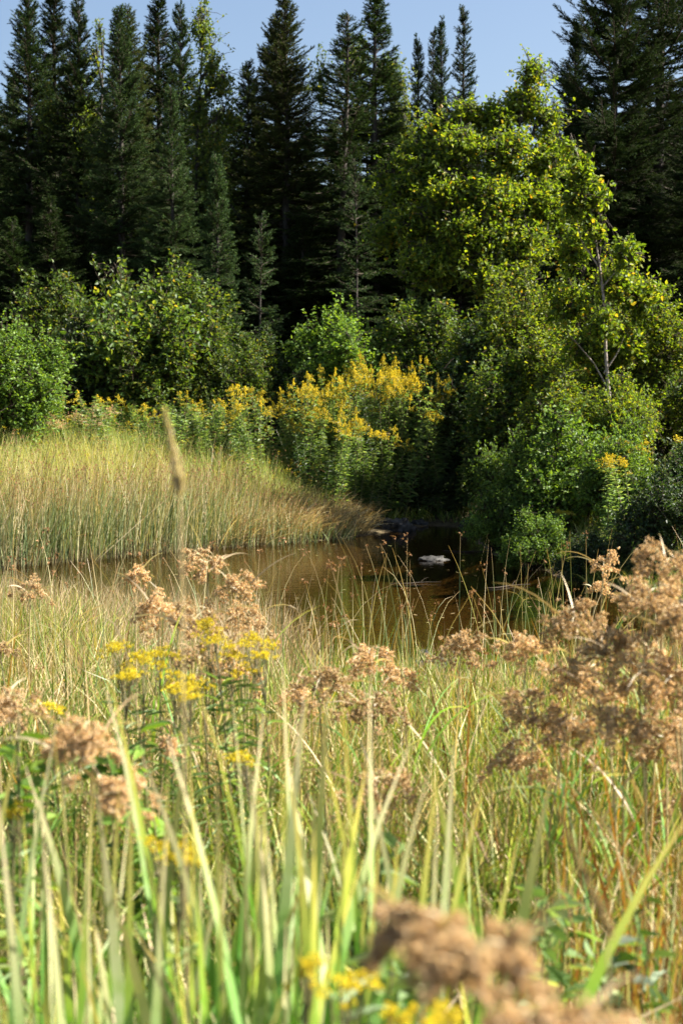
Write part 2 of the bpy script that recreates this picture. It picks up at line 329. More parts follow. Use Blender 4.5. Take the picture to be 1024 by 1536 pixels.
# ------------------------------------------------------------------ spruces
def make_spruce(H, Rd, cb, seed, needle='needle', dens=1.0, trunk_r=.11, whorl=.26, needle_len=.05, lift=.5, shape=.8, nstep=.03):
    g = np.random.default_rng(seed)
    tb = MB(); k = 12; zz = np.linspace(-.3, H, k); bend = g.normal(0, .03, (k, 2)).cumsum(0) * .5
    tp = np.column_stack([bend[:, 0], bend[:, 1], zz]); tubes(tb, tp, trunk_r * (1 - zz / H) ** .9 + .008, 8)
    zs = []; z = cb
    while z < H - .12:
        f = (H - z) / H; zs.append(z); z += whorl * (.55 + .6 * f) * g.uniform(.75, 1.25)
    z0 = []; 
    for z in zs:
        m = g.integers(5, 8); z0 += list(z + g.normal(0, .04, m)); z0 += list(z + g.uniform(.05, .2, max(2, int(3.6 * dens))))
    z0 = np.array(z0); nb = len(z0); az = g.uniform(0, 2 * math.pi, nb)
    f = np.clip((H - z0) / (H - cb), 0, 1)
    L = Rd * np.minimum(f ** shape, 1.0 - .35 * sm((f - .8) / .2)) * g.uniform(.55, 1.15, nb) * (1 + .15 * np.sin(az * 2 + seed)) + .1
    L[g.random(nb) < .06] *= 1.2
    e = R(48) * (1 - f) ** 3 + R(12) * (1 - f) - R(18) * f + g.normal(0, .17, nb)
    s = np.linspace(0, 1, 7)
    hx, hy = np.cos(az), np.sin(az)
    up = np.sin(e)[:, None] * s - .30 * lift * f[:, None] * s ** 1.5 + .32 * lift * s ** 3.0
    out = np.cos(e)[:, None] * s
    B = np.stack([np.interp(z0, zz, tp[:, 0])[:, None] + hx[:, None] * out * L[:, None], np.interp(z0, zz, tp[:, 1])[:, None] + hy[:, None] * out * L[:, None], z0[:, None] + up * L[:, None]], -1)
    bb = MB(); tubes(bb, B, (.004 + .014 * L[:, None] * (1 - s) + .002), 4)
    # twigs
    nt_ = np.maximum(5, (L / .032 * dens).astype(int)); bi = np.repeat(np.arange(nb), nt_)
    st = g.uniform(.04, 1, len(bi)) ** .9; stp = st * 6; i0 = np.minimum(stp.astype(int), 5); fr = (stp - i0)[:, None]
    P0 = B[bi, i0] * (1 - fr) + B[bi, i0 + 1] * fr; T = nrm(B[bi, i0 + 1] - B[bi, i0])
    side = nrm(np.cross(T, [0, 0, 1.])) * np.where(g.random(len(bi)) < .5, -1, 1)[:, None]
    lt = np.clip(.09 + .5 * L[bi] * (1 - st) * g.uniform(.4, 1.1, len(bi)), .08, .46)
    D = nrm(T * g.uniform(.5, 1.1, (len(bi), 1)) + side * g.uniform(.2, 1, (len(bi), 1)) + np.array([0, 0, 1.]) * g.normal(-.06, .13, (len(bi), 1)))
    P1 = P0 + D * lt[:, None]
    TW = np.stack([P0, (P0 + P1) / 2 + [0, 0, .01], P1], 1); tubes(bb, TW, np.tile([.004, .003, .002], (len(TW), 1)), 3)
    # needles
    nn = np.maximum(3, (lt / nstep).astype(int)) * 4; ti = np.repeat(np.arange(len(bi)), nn)
    q = g.uniform(.0, 1.03, len(ti))[:, None]
    NP = P0[ti] + (P1 - P0)[ti] * q
    perp = nrm(np.cross(D[ti], g.normal(size=(len(ti), 3)))); ND = nrm(D[ti] * .8 + perp * .75 + np.array([0, 0, .18]))
    ln = needle_len * g.uniform(.7, 1.15, (len(ti), 1)); sd = nrm(np.cross(ND, g.normal(size=(len(ti), 3)))) * (.0058 * needle_len / .042)
    V = np.stack([NP - sd, NP + sd, NP + ND * ln], 1)
    nb_ = MB(); nb_.add(V.reshape(-1, 3), tris=np.arange(len(ti))[:, None] * 3 + np.arange(3))
    return proto_of(tb.build("trunk", M['bark']), bb.build("branches", M['twig']), nb_.build("crown", M[needle], smooth=False))

SP = {}
SP['narrow'] = (make_spruce(10, 1.15, .8, 1, shape=.85), 10)
SP['narrow2'] = (make_spruce(10, 1.15, 1.2, 2, dens=.85, whorl=.34, shape=.85), 10)
SP['full'] = (make_spruce(10, 1.7, .3, 3, 'needle', shape=.82), 10)
SP['warm'] = (make_spruce(10, 1.5, .8, 4, 'needle_warm', shape=.75), 10)
SP['blue'] = (make_spruce(10, 2.0, .3, 5, 'needle_blue', shape=.95, dens=1.1), 10)
SP['sparse'] = (make_spruce(10, 1.25, 2.6, 6, 'needle', dens=.8, whorl=.34, shape=.7), 10)
SP['big'] = (make_spruce(14, 2.8, .8, 7, 'needle', dens=.85, whorl=.33, trunk_r=.2, shape=.5, lift=.8), 14)
SP['young'] = (make_spruce(7, 1.0, .1, 8, 'needle_blue', trunk_r=.05, whorl=.24, dens=1.1, shape=.8), 7)
SP['sapling'] = (make_spruce(5.5, 1.0, .2, 9, 'needle_blue', trunk_r=.035, whorl=.42, dens=.8, lift=.2, shape=.75), 5.5)

def spruce(kind, px, py, Y, label, rad=1.0, group=None, name="spruce_tree", rz=None, tilt=(0, 0)):
    top = at(px, py, Y); z = float(hgt(top[0], Y)); pr, H = SP[kind]
    k = (top[2] - z) / H; rad = rad * (1.5 if kind in ('narrow', 'narrow2', 'warm', 'sparse') else 1.3)
    g = int(px * 7 + py * 3) % 628 / 100
    return place(pr, name, (top[0], Y, z), label, "spruce", group, g if rz is None else rz, (k * rad, k * rad, k), (tilt[0] + .012 * math.sin(px * 3.1), tilt[1] + .012 * math.cos(px * 5.3)))
spruce('full', 33, -22, 37, "dark spruce, broad at the top, at the far left end of the treetops", .85)
spruce('narrow', 77, -12, 40, "narrow spruce spire between two darker spruces at the far left")
spruce('full', 108, 2, 36, "dark pointed spruce left of the tall lit spruce", .8)
spruce('blue', 178, 8, 32.5, "tall spruce with sunlit right side and wide skirt above the left shrubs", .82, rz=.6)
spruce('warm', 200, 22, 35, "spruce tip right behind the tall sunlit spruce at left", .75)
spruce('narrow', 238, 2, 37, "dark narrow spruce rising behind the leafy poplar on its left")
spruce('full', 277, 12, 39, "dark spruce behind the tall poplar leaves", .7)
spruce('blue', 262, 128, 31.5, "mid height blue green spruce in front of the poplar", .8)
spruce('warm', 362, 100, 38, "short pale spire between the poplar and the large central spruce", .8)
spruce('warm', 428, -8, 34, "large broad spruce with warm green cones left of centre", .78)
spruce('warm', 420, 30, 38, "spruce close behind the large broad central spruce", .85)
spruce('sparse', 502, 20, 33, "thin spruce with bare grey lower trunk in the centre", .95)
spruce('narrow', 560, -14, 34, "tall dark spire just right of the thin bare trunked spruce", 1.05)
spruce('narrow', 630, 62, 41, "leftmost of the three small spires left of the yellow green tree", .55)
spruce('narrow2', 648, 48, 42, "middle one of the three small spires", .5)
spruce('narrow', 664, 36, 41, "rightmost and tallest of the three small spires", .5)
spruce('narrow2', 698, 16, 40, "lone narrow spire right of the three small spires", .62)
spruce('big', 922, -150, 34.5, "huge dark spruce with bare trunk at the right edge of the forest", .78)
spruce('big', 990, -190, 36, "second huge dark spruce, partly out of frame at the right", .85)
spruce('full', 872, 40, 38, "smaller dark spruce left of the huge spruces", .75)
spruce('full', 1060, 60, 33, "dark spruce at the right frame edge below the huge spruces", .9)
spruce('young', 325, 238, 29.5, "slender blue green young spruce in front of dark woods", .8, name="young_spruce")
spruce('sapling', 387, 318, 27.6, "open sparse spruce sapling above the centre left shrubs", .8, name="spruce_sapling")
spruce('sapling', 538, 238, 31, "thin spruce sapling in the dark gap right of the bare trunk", .6, name="spruce_sapling")
rg = np.random.default_rng(77)
kinds = ['full', 'narrow', 'full', 'warm', 'full', 'narrow2']
backs = [(-60, 60), (-10, 140), (15, 120), (60, 130), (100, 160), (140, 120), (215, 150), (300, 170), (330, 190), (385, 180), (395, 230), (455, 200), (475, 260), (520, 170), (590, 160), (610, 200), (650, 150), (720, 190), (770, 200), (830, 170), (880, 150), (950, 130), (1010, 150), (1060, 100), (1100, 120), (-110, 100)]
for i, (px, py) in enumerate(backs):
    spruce(kinds[i % 6], px, py, rg.uniform(40, 50), "dark spruce half hidden in the shade of the back rows", rg.uniform(.9, 1.15), "spruces of the dark back rows", rz=rg.uniform(0, 6))
mids = [(20, 330, 30.5), (75, 300, 31), (120, 330, 32), (330, 330, 33), (300, 300, 34), (450, 330, 33), (400, 300, 35), (530, 330, 34), (580, 300, 35), (-40, 300, 31), (620, 330, 33), (690, 330, 34), (980, 280, 34)]
for i, (px, py, Y) in enumerate(mids):
    spruce('full', px, py, Y, "low dark spruce filling the understorey between the tall trunks", 1.5, "low spruces of the understorey", rz=rg.uniform(0, 6))

for i in range(44):
    px = -180 + i * 31 + rg.uniform(-12, 12)
    spruce(kinds[i % 6], px, rg.uniform(150, 290), rg.uniform(47, 66), "dark spruce far back where only bits show between the front trees", rg.uniform(1.2, 1.7), "spruces at the far back of the forest", rz=rg.uniform(0, 6))
# ------------------------------------------------------------------ broadleaved trees and shrubs
def make_leafy(lobes, ntw, lpt, leafL, seed, leaf='alder', stems=None, base=(0, 0), wood='twig', stem_r=.035, twlen=(.35, .8), upb=.5, wr=.62, sub=9, dens_pow=.42, trunk=None):
    g = np.random.default_rng(seed); lobes = np.array(lobes, float)
    vol = (lobes[:, 3] * lobes[:, 4] * lobes[:, 5]) ** .8; pr = vol / vol.sum()
    wb = MB(); ends = []
    if trunk is not None: tubes(wb, trunk, np.linspace(stem_r * 1.6, stem_r * .25, len(trunk)), 8)
    for j, l in enumerate(lobes):
        c = l[:3]
        if trunk is not None: q = trunk[np.argmin(np.abs(trunk[:, 2] - (c[2] - .9 * max(abs(c[0] - trunk[0, 0]), .5))))]; root = np.array(q)
        elif stems is not None: root = np.array(stems[j % len(stems)])
        else: root = np.array([g.normal(0, .18) + base[0], g.normal(0, .18) + base[1], -.15])
        t = np.linspace(0, 1, 7)[:, None]; bend = np.array([0, 0, 1.]) * np.linalg.norm(c - root) * .18 * np.sin(t * math.pi)
        pth = root + (c - root) * t + bend * .7 + g.normal(0, .02, (7, 3)) * np.sin(t * math.pi)
        tubes(wb, pth, stem_r * (1 - .65 * t[:, 0]) * (.7 + .5 * min(1.5, l[3])), 6)
        k = sub; d = nrm(g.normal(size=(k, 3)) + [0, 0, .25]); e = c + d * l[3:] * g.uniform(.35, .7, (k, 1))
        u = np.linspace(0, 1, 4)[None, :, None]; s0 = pth[g.integers(3, 7, k)][:, None]
        pp = s0 + (e[:, None] - s0) * u + np.array([0, 0, .08]) * np.sin(u * math.pi); tubes(wb, pp, stem_r * .38 * (1 - .6 * np.tile(u[:, :, 0], (k, 1))), 4)
        ends.append(np.concatenate([e, pth[3:]]))
    E = np.concatenate(ends)
    li = g.choice(len(lobes), ntw, p=pr); d = nrm(g.normal(size=(ntw, 3)))
    rr = g.uniform(0, 1, (ntw, 1)) ** dens_pow; tip = lobes[li, :3] + d * lobes[li, 3:] * rr * (g.uniform(.82, 1.1, (ntw, 1)) + (g.random((ntw, 1)) < .12) * g.uniform(0, .35, (ntw, 1)))
    ok = tip[:, 2] > .05; tip = tip[ok]; d = d[ok]; n = len(tip)
    tl = g.uniform(*twlen, (n, 1)); dr = nrm(d + [0, 0, upb] + g.normal(0, .35, (n, 3)))
    st = tip - dr * tl
    ni = np.array([np.argmin(((E - s) ** 2).sum(1)) for s in st]); an = E[ni]
    u = np.array([0, .33, .66, 1.0])[None, :, None]
    path = np.stack([an, st * .6 + an * .4 + [0, 0, .03], st, (st + tip) / 2 + g.normal(0, .02, (n, 3)), tip], 1)
    tubes(wb, path, np.tile([.008, .006, .0045, .003, .0018], (n, 1)), 3)
    q = g.uniform(-.15, 1.03, (n, lpt)); P = st[:, None] + (tip - st)[:, None] * q[..., None] + g.normal(0, .025, (n, lpt, 3))
    D = nrm(dr[:, None] * .5 + g.normal(0, .75, (n, lpt, 3)) + [0, 0, -.1]); Nn = nrm(g.normal(0, .6, (n, lpt, 3)) + [0, 0, .8])
    P = P.reshape(-1, 3); D = D.reshape(-1, 3); Nn = Nn.reshape(-1, 3)
    LL = leafL * g.uniform(.6, 1.15, len(P))
    lb = MB(); leaves(lb, P, D, Nn, LL, LL * wr)
    return wb, lb
def leafy_proto(*a, wood='twig', leaf='alder', woodname="stems", **k):
    wb, lb = make_leafy(*a, **k)
    return proto_of(wb.build(woodname, M[wood]), lb.build("foliage", M[leaf], smooth=False))
def dome(w, h, seed, n=7):
    g = np.random.default_rng(seed); out = [(0, 0, h * .5, w * .32, w * .32, h * .42)]
    for i in range(n):
        a = i / n * 6.28 + g.uniform(-.3, .3); r = w * g.uniform(.2, .33); z = h * g.uniform(.3, .72)
        out.append((math.cos(a) * r, math.sin(a) * r, z, w * g.uniform(.15, .24), w * g.uniform(.15, .24), h * g.uniform(.18, .28)))
    out.append((g.uniform(-.1, .1) * w, 0, h * .82, w * .14, w * .14, h * .18))
    out.append((w * .2, -w * .1, h * .2, w * .25, w * .25, h * .2)); out.append((-w * .2, -w * .1, h * .2, w * .25, w * .25, h * .2))
    return out
SH = {}
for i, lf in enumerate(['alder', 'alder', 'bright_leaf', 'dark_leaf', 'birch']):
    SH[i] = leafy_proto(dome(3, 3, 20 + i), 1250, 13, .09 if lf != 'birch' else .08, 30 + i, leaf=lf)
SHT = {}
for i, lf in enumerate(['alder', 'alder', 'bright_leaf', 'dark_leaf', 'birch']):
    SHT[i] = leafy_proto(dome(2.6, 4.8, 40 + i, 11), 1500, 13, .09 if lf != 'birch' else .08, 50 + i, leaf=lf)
def shrub(kind, px, py_top, Y, wpx, label, group=None, base_z=None, name="alder_shrub", rz=0.0):
    top = at(px, py_top, Y); z = float(hgt(top[0], Y)) if base_z is None else base_z; w = wpx / F * Y; h = top[2] - z
    if h / w > 1.35: pr, W0, H0 = SHT[kind], 2.6, 4.8
    else: pr, W0, H0 = SH[kind], 3.0, 3.0
    sz = h / H0; sx = w / W0; sx = min(max(sx, sz / 1.35), sz * 1.5)
    return place(pr, name, (top[0], Y, z), label, "shrub", group, rz, (sx, sx, sz))
# left mass
shrub(0, 165, 372, 27.5, 240, "big leafy shrub below the tall lit spruce, left part of the dark mass", rz=.4)
shrub(1, 270, 368, 27.0, 190, "tallest yellow green shrub of the left mass, sunlit on its right side", rz=2.0)
shrub(0, 95, 380, 28.5, 180, "shrub with thin upright shoots behind the far left bush", rz=3.3)
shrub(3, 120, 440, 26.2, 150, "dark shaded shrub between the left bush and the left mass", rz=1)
shrub(1, 320, 460, 26.2, 120, "low sunlit shrub at the right foot of the left mass", rz=5)
shrub(1, 215, 385, 26.6, 330, "widest rounded shrub at the heart of the left mass", rz=.9)
shrub(0, 365, 480, 26.6, 130, "small shrub filling the corner between the left mass and the sapling", rz=.3)
shrub(1, 640, 415, 28.0, 190, "shrub in the half shade under the broadleaf tree", rz=3.3)
shrub(0, 225, 450, 25.9, 170, "lower front shrub of the left mass right above the goldenrods", rz=5.5)
shrub(2, 25, 450, 22.5, 190, "closest shrub at the left frame edge above the yellow grass", rz=4.4)
shrub(3, 400, 470, 27, 120, "dark low shrub below the spruce sapling", rz=2.2)
# centre
shrub(2, 505, 425, 26.8, 190, "fresh green shrub with large leaves above the goldenrod clump", rz=.9)
shrub(1, 590, 445, 27.2, 170, "medium shrub directly right of the fresh green centre shrub", rz=3.9)
shrub(0, 665, 425, 26.8, 190, "dense shrub behind the right part of the goldenrod clump", rz=2.8)
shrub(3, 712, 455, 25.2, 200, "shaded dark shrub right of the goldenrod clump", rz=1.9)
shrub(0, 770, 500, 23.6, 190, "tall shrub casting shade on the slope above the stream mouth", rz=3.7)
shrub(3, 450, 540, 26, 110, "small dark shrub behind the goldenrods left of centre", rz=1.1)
# right
shrub(4, 780, 370, 25.5, 190, "tall sunlit yellow green shrub left of the leaning birch", rz=.2, name="birch_shrub")
shrub(4, 850, 440, 23.5, 200, "bushy birch growth round the foot of the leaning birch trunk", rz=1.2, name="birch_shrub")
shrub(4, 985, 400, 23.0, 200, "sunlit shrub right of the leaning birch trunk", rz=2.5, name="birch_shrub")
shrub(4, 925, 535, 20.8, 170, "low birch growth covering the foot of the leaning trunk", rz=3.3, name="birch_shrub")
shrub(4, 840, 520, 21.5, 170, "yellow green growth directly above the bright bank shrub", rz=5.9, name="birch_shrub")
shrub(4, 735, 430, 26.0, 170, "yellow green shrub under the left foot of the big broadleaf tree", rz=4.9, name="birch_shrub")
shrub(4, 905, 350, 25.5, 150, "tall shrub behind the leaning birch trunk", rz=4.5, name="birch_shrub")
shrub(2, 850, 590, 19.5, 240, "bright green bank shrub leaning over the pond", rz=4.0)
shrub(2, 770, 630, 19.5, 150, "low bright shrub at the water edge left of the bank shrub", rz=5.2)
shrub(2, 935, 610, 18.5, 170, "bright shrub at right between birch growth and dark bank bush", rz=.7)
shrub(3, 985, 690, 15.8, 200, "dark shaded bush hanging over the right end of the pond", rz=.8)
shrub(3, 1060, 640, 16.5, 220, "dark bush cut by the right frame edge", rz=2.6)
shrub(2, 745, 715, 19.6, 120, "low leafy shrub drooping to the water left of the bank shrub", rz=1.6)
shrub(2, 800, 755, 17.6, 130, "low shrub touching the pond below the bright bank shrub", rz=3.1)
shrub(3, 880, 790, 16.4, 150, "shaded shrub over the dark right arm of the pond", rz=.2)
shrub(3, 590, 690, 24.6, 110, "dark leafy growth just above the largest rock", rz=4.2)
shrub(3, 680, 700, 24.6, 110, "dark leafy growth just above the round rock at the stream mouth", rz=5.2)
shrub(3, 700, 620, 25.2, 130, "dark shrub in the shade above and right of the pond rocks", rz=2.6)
shrub(0, 1090, 500, 22, 200, "shrub just outside the right frame edge", rz=2.6)
shrub(0, -70, 420, 24, 220, "shrub just outside the left frame edge", rz=3.6)

# large yellow green tree right of centre: lobes placed by eye, in metres round the base
def tree(name, px, Y, lobes_px, label, ntw, lpt, leafL, seed, leaf, stem_r, wood='bark', stems=None, **k):
    bx = (px - 512) / F * Y; z0 = float(hgt(bx, Y)); L = []
    for (x, y, dy, rx, rz_) in lobes_px:
        p = at(x, y, Y + dy); r = rx / F * Y
        L.append((p[0] - bx, dy, p[2] - z0, r, r, rz_ / F * Y))
    La = np.array(L); hi = La[np.argmax(La[:, 2])]; tt = np.linspace(0, 1, 16)[:, None]
    trk = np.array([0, 0, -.2]) + (hi[:3] - [0, 0, -.2]) * tt + np.array([.12, .05, 0]) * np.sin(tt * 5 + seed)
    wb, lb = make_leafy(L, ntw, lpt, leafL, seed, stem_r=stem_r, trunk=trk, **k)
    t = thing(name, (bx, Y, z0), label, "tree")
    wb.build("trunk", M[wood], t); lb.build("crown", M[leaf], t, smooth=False)
    return t
tree("broadleaf_tree", 735, 29, [(795, 105, 0, 22, 32), (785, 150, .2, 42, 34), (820, 175, .1, 26, 30), (745, 175, 0, 40, 34), (700, 165, 0, 34, 28), (655, 190, .1, 36, 26), (690, 215, -.5, 48, 34), (620, 225, 0, 28, 24), (640, 255, -.3, 46, 34),
  (760, 225, -.6, 52, 36), (820, 235, -.1, 40, 40), (600, 285, -.1, 36, 26), (580, 262, .2, 22, 14), (670, 290, -.8, 56, 34), (740, 290, -.9, 56, 36), (810, 300, -.5, 52, 42), (625, 330, -.6, 56, 32), (700, 345, -1.1, 60, 34), (780, 360, -.9, 60, 40), (580, 345, 0, 36, 26), (650, 390, -.9, 66, 36), (740, 405, -1.1, 66, 36), (845, 350, -.4, 34, 40)],
     "large yellow green broadleaf tree with uneven crown right of centre", 4300, 13, .09, 51, 'birch', .07, twlen=(.3, .75), sub=7, dens_pow=.5)
tree("poplar_tree", 300, 34, [(303, 30, 0, 22, 45), (318, 100, 0, 25, 50), (335, 120, 0, 20, 30), (300, 160, 0, 30, 60), (345, 170, 0, 22, 40), (315, 240, 0, 40, 60), (330, 320, 0, 35, 60)],
     "tall slim poplar with loose shoots against the sky, left of the centre spruce", 620, 14, .085, 52, 'poplar', .05, twlen=(.4, .8), upb=.9)
tree("poplar_tree", 150, 36, [(148, 45, 0, 12, 22), (142, 85, 0, 16, 30), (130, 200, 0, 35, 60), (120, 150, 0, 25, 50), (75, 170, 0, 30, 60), (140, 270, 0, 30, 60)],
     "poplar showing leaves between the dark spruces at far left", 420, 14, .085, 53, 'poplar', .05, twlen=(.4, .8), upb=.9)
tree("poplar_tree", 580, 38, [(530, 80, 0, 25, 40), (590, 110, 0, 28, 50), (600, 180, 0, 30, 60), (480, 120, 0, 20, 60), (540, 180, 0, 40, 60), (470, 200, 0, 20, 40), (610, 250, 0, 30, 50)],
     "pale poplar leaves glowing behind the tall dark centre spire", 760, 14, .085, 54, 'poplar', .05, twlen=(.4, .8), upb=.7)

# leaning birch at the right
bx = at(915, 640, 22); z0 = float(hgt(bx[0], 22))
t = thing("leaning_birch", (bx[0], 22, z0), "slender leaning birch with pale trunk bare below its leafy top, at right", "birch")
pts = np.array([[bx[0], 22, z0 - .1]] + [list(at(x, y, 22)) for x, y in ((915, 620), (908, 540), (905, 450), (897, 390), (885, 310), (868, 240), (855, 200))]) - [bx[0], 22, z0]
wb = MB(); s_ = np.linspace(0, 1, 40)[:, None]
def resample(p, n):
    t = np.linspace(0, len(p) - 1, n); return np.stack([np.interp(t, np.arange(len(p)), p[:, i]) for i in range(3)], 1)
tubes(wb, resample(pts, 24), np.linspace(.034, .006, 24), 8)
for a, bnd in (((915, 590), [(890, 545), (862, 512), (850, 500)]), ((905, 560), [(925, 530), (935, 505)]), ((903, 430), [(930, 400), (940, 360)]), ((897, 400), [(870, 360), (865, 330)]), ((885, 320), [(905, 290), (912, 270)])):
    p = np.array([at(*a, 22)] + [at(x, y, 22 - .2 * i) for i, (x, y) in enumerate(bnd)]) - [bx[0], 22, z0]
    tubes(wb, resample(p, 10), np.linspace(.016, .005, 10), 6)
wb.build("trunk", M['bark_pale'], t)
L = []
for x, y, dy, rx, rz_ in [(855, 215, 0, 14, 22), (870, 250, 0, 28, 25), (885, 290, 0, 32, 30), (860, 300, 0, 30, 35), (895, 340, 0, 22, 28), (940, 375, -.2, 28, 25), (860, 370, .3, 38, 38), (925, 425, .2, 40, 35), (905, 480, -.3, 32, 30), (880, 520, .3, 40, 35), (940, 520, .3, 40, 35), (850, 450, .4, 45, 40), (960, 440, .4, 45, 40)]:
    p = at(x, y, 22 + dy); L.append((p[0] - bx[0], dy, p[2] - z0, rx / F * 22, rx / F * 22, rz_ / F * 22))
w2, l2 = make_leafy(L, 900, 13, .085, 61, stem_r=.012, stems=[pts[3 + (i % 4)] for i in range(10)], twlen=(.2, .5))
w2.build("branches", M['twig'], t); l2.build("crown", M['birch'], t, smooth=False)

# ------------------------------------------------------------------ goldenrods and tall herbs of the far bank
def make_goldenrod(seed, H=1.4, flower='gold', fsize=.30, nleaf=70, leafL=.11, plume=True, leafm='weed_leaf'):
    g = np.random.default_rng(seed)
    sb = MB(); lb = MB(); fb = MB(); tops = []
    for k in range(3):
        a = g.uniform(0, 6.28); hh = H * g.uniform(.82, 1.0); off = np.array([math.cos(a), math.sin(a), 0]) * g.uniform(.03, .14)
        s = np.linspace(0, 1, 8)[:, None]; lean = np.array([math.cos(a), math.sin(a), 0]) * g.uniform(.02, .18)
        pth = off + lean * s ** 2 + [0, 0, hh] * s - [0, 0, .05]; tubes(sb, pth, np.linspace(.006, .003, 8), 4)
        q = np.sort(g.uniform(.15, .97, nleaf)); P = np.stack([np.interp(q, s[:, 0], pth[:, i]) for i in range(3)], 1)
        an = np.arange(nleaf) * 2.4 + g.uniform(0, 6); D = np.stack([np.cos(an), np.sin(an), g.uniform(.1, .7, nleaf)], 1)
        leaves(lb, P, D, nrm(g.normal(0, .3, (nleaf, 3)) + [0, 0, 1]), leafL * (1.15 - .6 * q) * g.uniform(.8, 1.2, nleaf), .02, droop=.35)
        if plume:
            nbk = g.integers(6, 12); u = g.uniform(0, 1, nbk); ph = fsize * hh * g.uniform(.5, 1.2)
            az = g.uniform(0, 6.28, nbk); z = hh - ph * u; ln = (.03 + .13 * u) * g.uniform(.7, 1.2, nbk)
            sv = np.linspace(0, 1, 5)[None, :]; ox = np.cos(az)[:, None] * ln[:, None] * sv; oy = np.sin(az)[:, None] * ln[:, None] * sv
            oz = z[:, None] + ln[:, None] * (sv * 1.0 - .75 * sv ** 2)
            top = pth[-1] - [0, 0, hh - .05]
            PP = np.stack([ox + top[0], oy + top[1], oz - .05], -1); tubes(sb, PP, np.full((nbk, 5), .0015), 3)
            fl = np.repeat(PP[:, 1:].reshape(-1, 3), 3, 0) + g.normal(0, .008, (nbk * 12, 3)); bits(fb, fl, .011, g, k=4)
            fl = pth[-1] + np.stack([g.normal(0, .008, 40), g.normal(0, .008, 40), g.uniform(-.1, .04, 40)], 1); bits(fb, fl, .011, g, k=4)
    parts = [sb.build("stem", M['weed_stem']), lb.build("leaves", M[leafm], smooth=False)]
    if plume: parts.append(fb.build("flower_plume", M[flower], smooth=False))
    return proto_of(*parts)
GR = [make_goldenrod(100 + i, fsize=(.15, .2, .11)[i % 3]) for i in range(5)]
GL = [make_goldenrod(110 + i, plume=False, nleaf=85, leafL=.12) for i in range(2)] + [make_goldenrod(115, plume=False, nleaf=70, leafL=.12, leafm='dark_leaf')]
GB = [make_goldenrod(118, flower='wool', fsize=.14)]
rg = np.random.default_rng(5)
def bank(protos, n, x0, x1, y0, y1, topf, name, label, cat, group, hs=1.4, vary=55):
    for i in range(n):
        Y = rg.uniform(y0, y1); px = rg.uniform(x0, x1); X = (px - 512) / F * Y
        if sdf(X, Y) < .3: continue
        z = float(hgt(X, Y)); zt = at(px, topf(px) - 14 + vary * rg.uniform(0, 1) ** 1.6, Y)[2]
        k = np.clip((zt - z) / hs, .45, 1.9)
        place(protos[rg.integers(len(protos))], name, (X, Y, z), label, cat, group, rg.uniform(0, 6.3), (1.1, 1.1, k), (rg.normal(0, .15), rg.normal(0, .15)))
lerp = lambda xs, ys: (lambda p: float(np.interp(p, xs, ys)))
bank(GR, 18, 90, 380, 23.6, 25.2, lerp([90, 200, 300, 380], [592, 590, 586, 592]), "goldenrod_plant", "goldenrod in the sunlit row below the left shrubs", "goldenrod", "goldenrods of the sunlit left row")
bank(GL, 40, 80, 400, 23.0, 24.8, lerp([80, 400], [600, 600]), "leafy_stalk", "leafy green stalk without bloom among the goldenrods", "herb", "leafy stalks among the left goldenrods")
bank(GB, 9, 70, 160, 22.6, 23.4, lerp([70, 160], [610, 600]), "dry_flower_stalk", "brown faded flower stalk at the back of the yellow grass, left", "herb", "brown faded stalks at left")
bank(GR, 42, 470, 665, 24.4, 25.8, lerp([470, 520, 570, 620, 665], [575, 522, 492, 512, 575]), "goldenrod_plant", "goldenrod in the dense bright yellow clump at the centre", "goldenrod", "goldenrods of the dense centre clump", vary=75)
bank(GR, 20, 365, 500, 23.6, 24.8, lerp([365, 500], [572, 575]), "goldenrod_plant", "goldenrod half in shade left of the dense yellow clump", "goldenrod", "goldenrods left of the dense clump")
bank(GR, 22, 500, 720, 22.9, 23.9, lerp([500, 600, 720], [595, 600, 610]), "goldenrod_plant", "goldenrod lower down on the shaded slope above the rocks", "goldenrod", "goldenrods on the shaded slope")
bank(GL, 34, 440, 730, 22.6, 24.4, lerp([440, 560, 730], [630, 640, 660]), "leafy_stalk", "leafy stalk on the dark slope below the goldenrod clump", "herb", "leafy stalks on the dark slope")
bank([GR[2]], 10, 690, 860, 18.5, 20.5, lerp([690, 860], [720, 760]), "goldenrod_plant", "small goldenrod at the edge of the bright bank shrub", "goldenrod", "goldenrods along the right bank", hs=1.4)
bank(GR, 5, 900, 1010, 17.0, 18.5, lerp([900, 1010], [640, 655]), "goldenrod_plant", "orange goldenrod in front of the shrubs at the right edge", "goldenrod", "goldenrods at the right edge")

bank(GL, 18, 480, 665, 24.0, 25.2, lerp([480, 570, 665], [590, 560, 590]), "leafy_stalk", "leafy stalk without bloom inside the dense goldenrod clump", "herb", "leafy stalks inside the goldenrod clump")
# ------------------------------------------------------------------ grasses
def scatter(n, x0, x1, y0, y1, fn, g, spread=None):
    """n random points in a band that widens with distance; fn gives the chance of keeping"""
    Y = g.uniform(y0, y1, n) if spread is None else y0 + (y1 - y0) * g.uniform(0, 1, n) ** spread
    px = g.uniform(x0, x1, n); X = (px - 512) / F * Y
    k = g.random(n) < fn(X, Y); X = X[k]; Y = Y[k]
    return np.stack([X, Y, hgt(X, Y) - .03], 1)
g = np.random.default_rng(11)
WIND = math.pi * .98
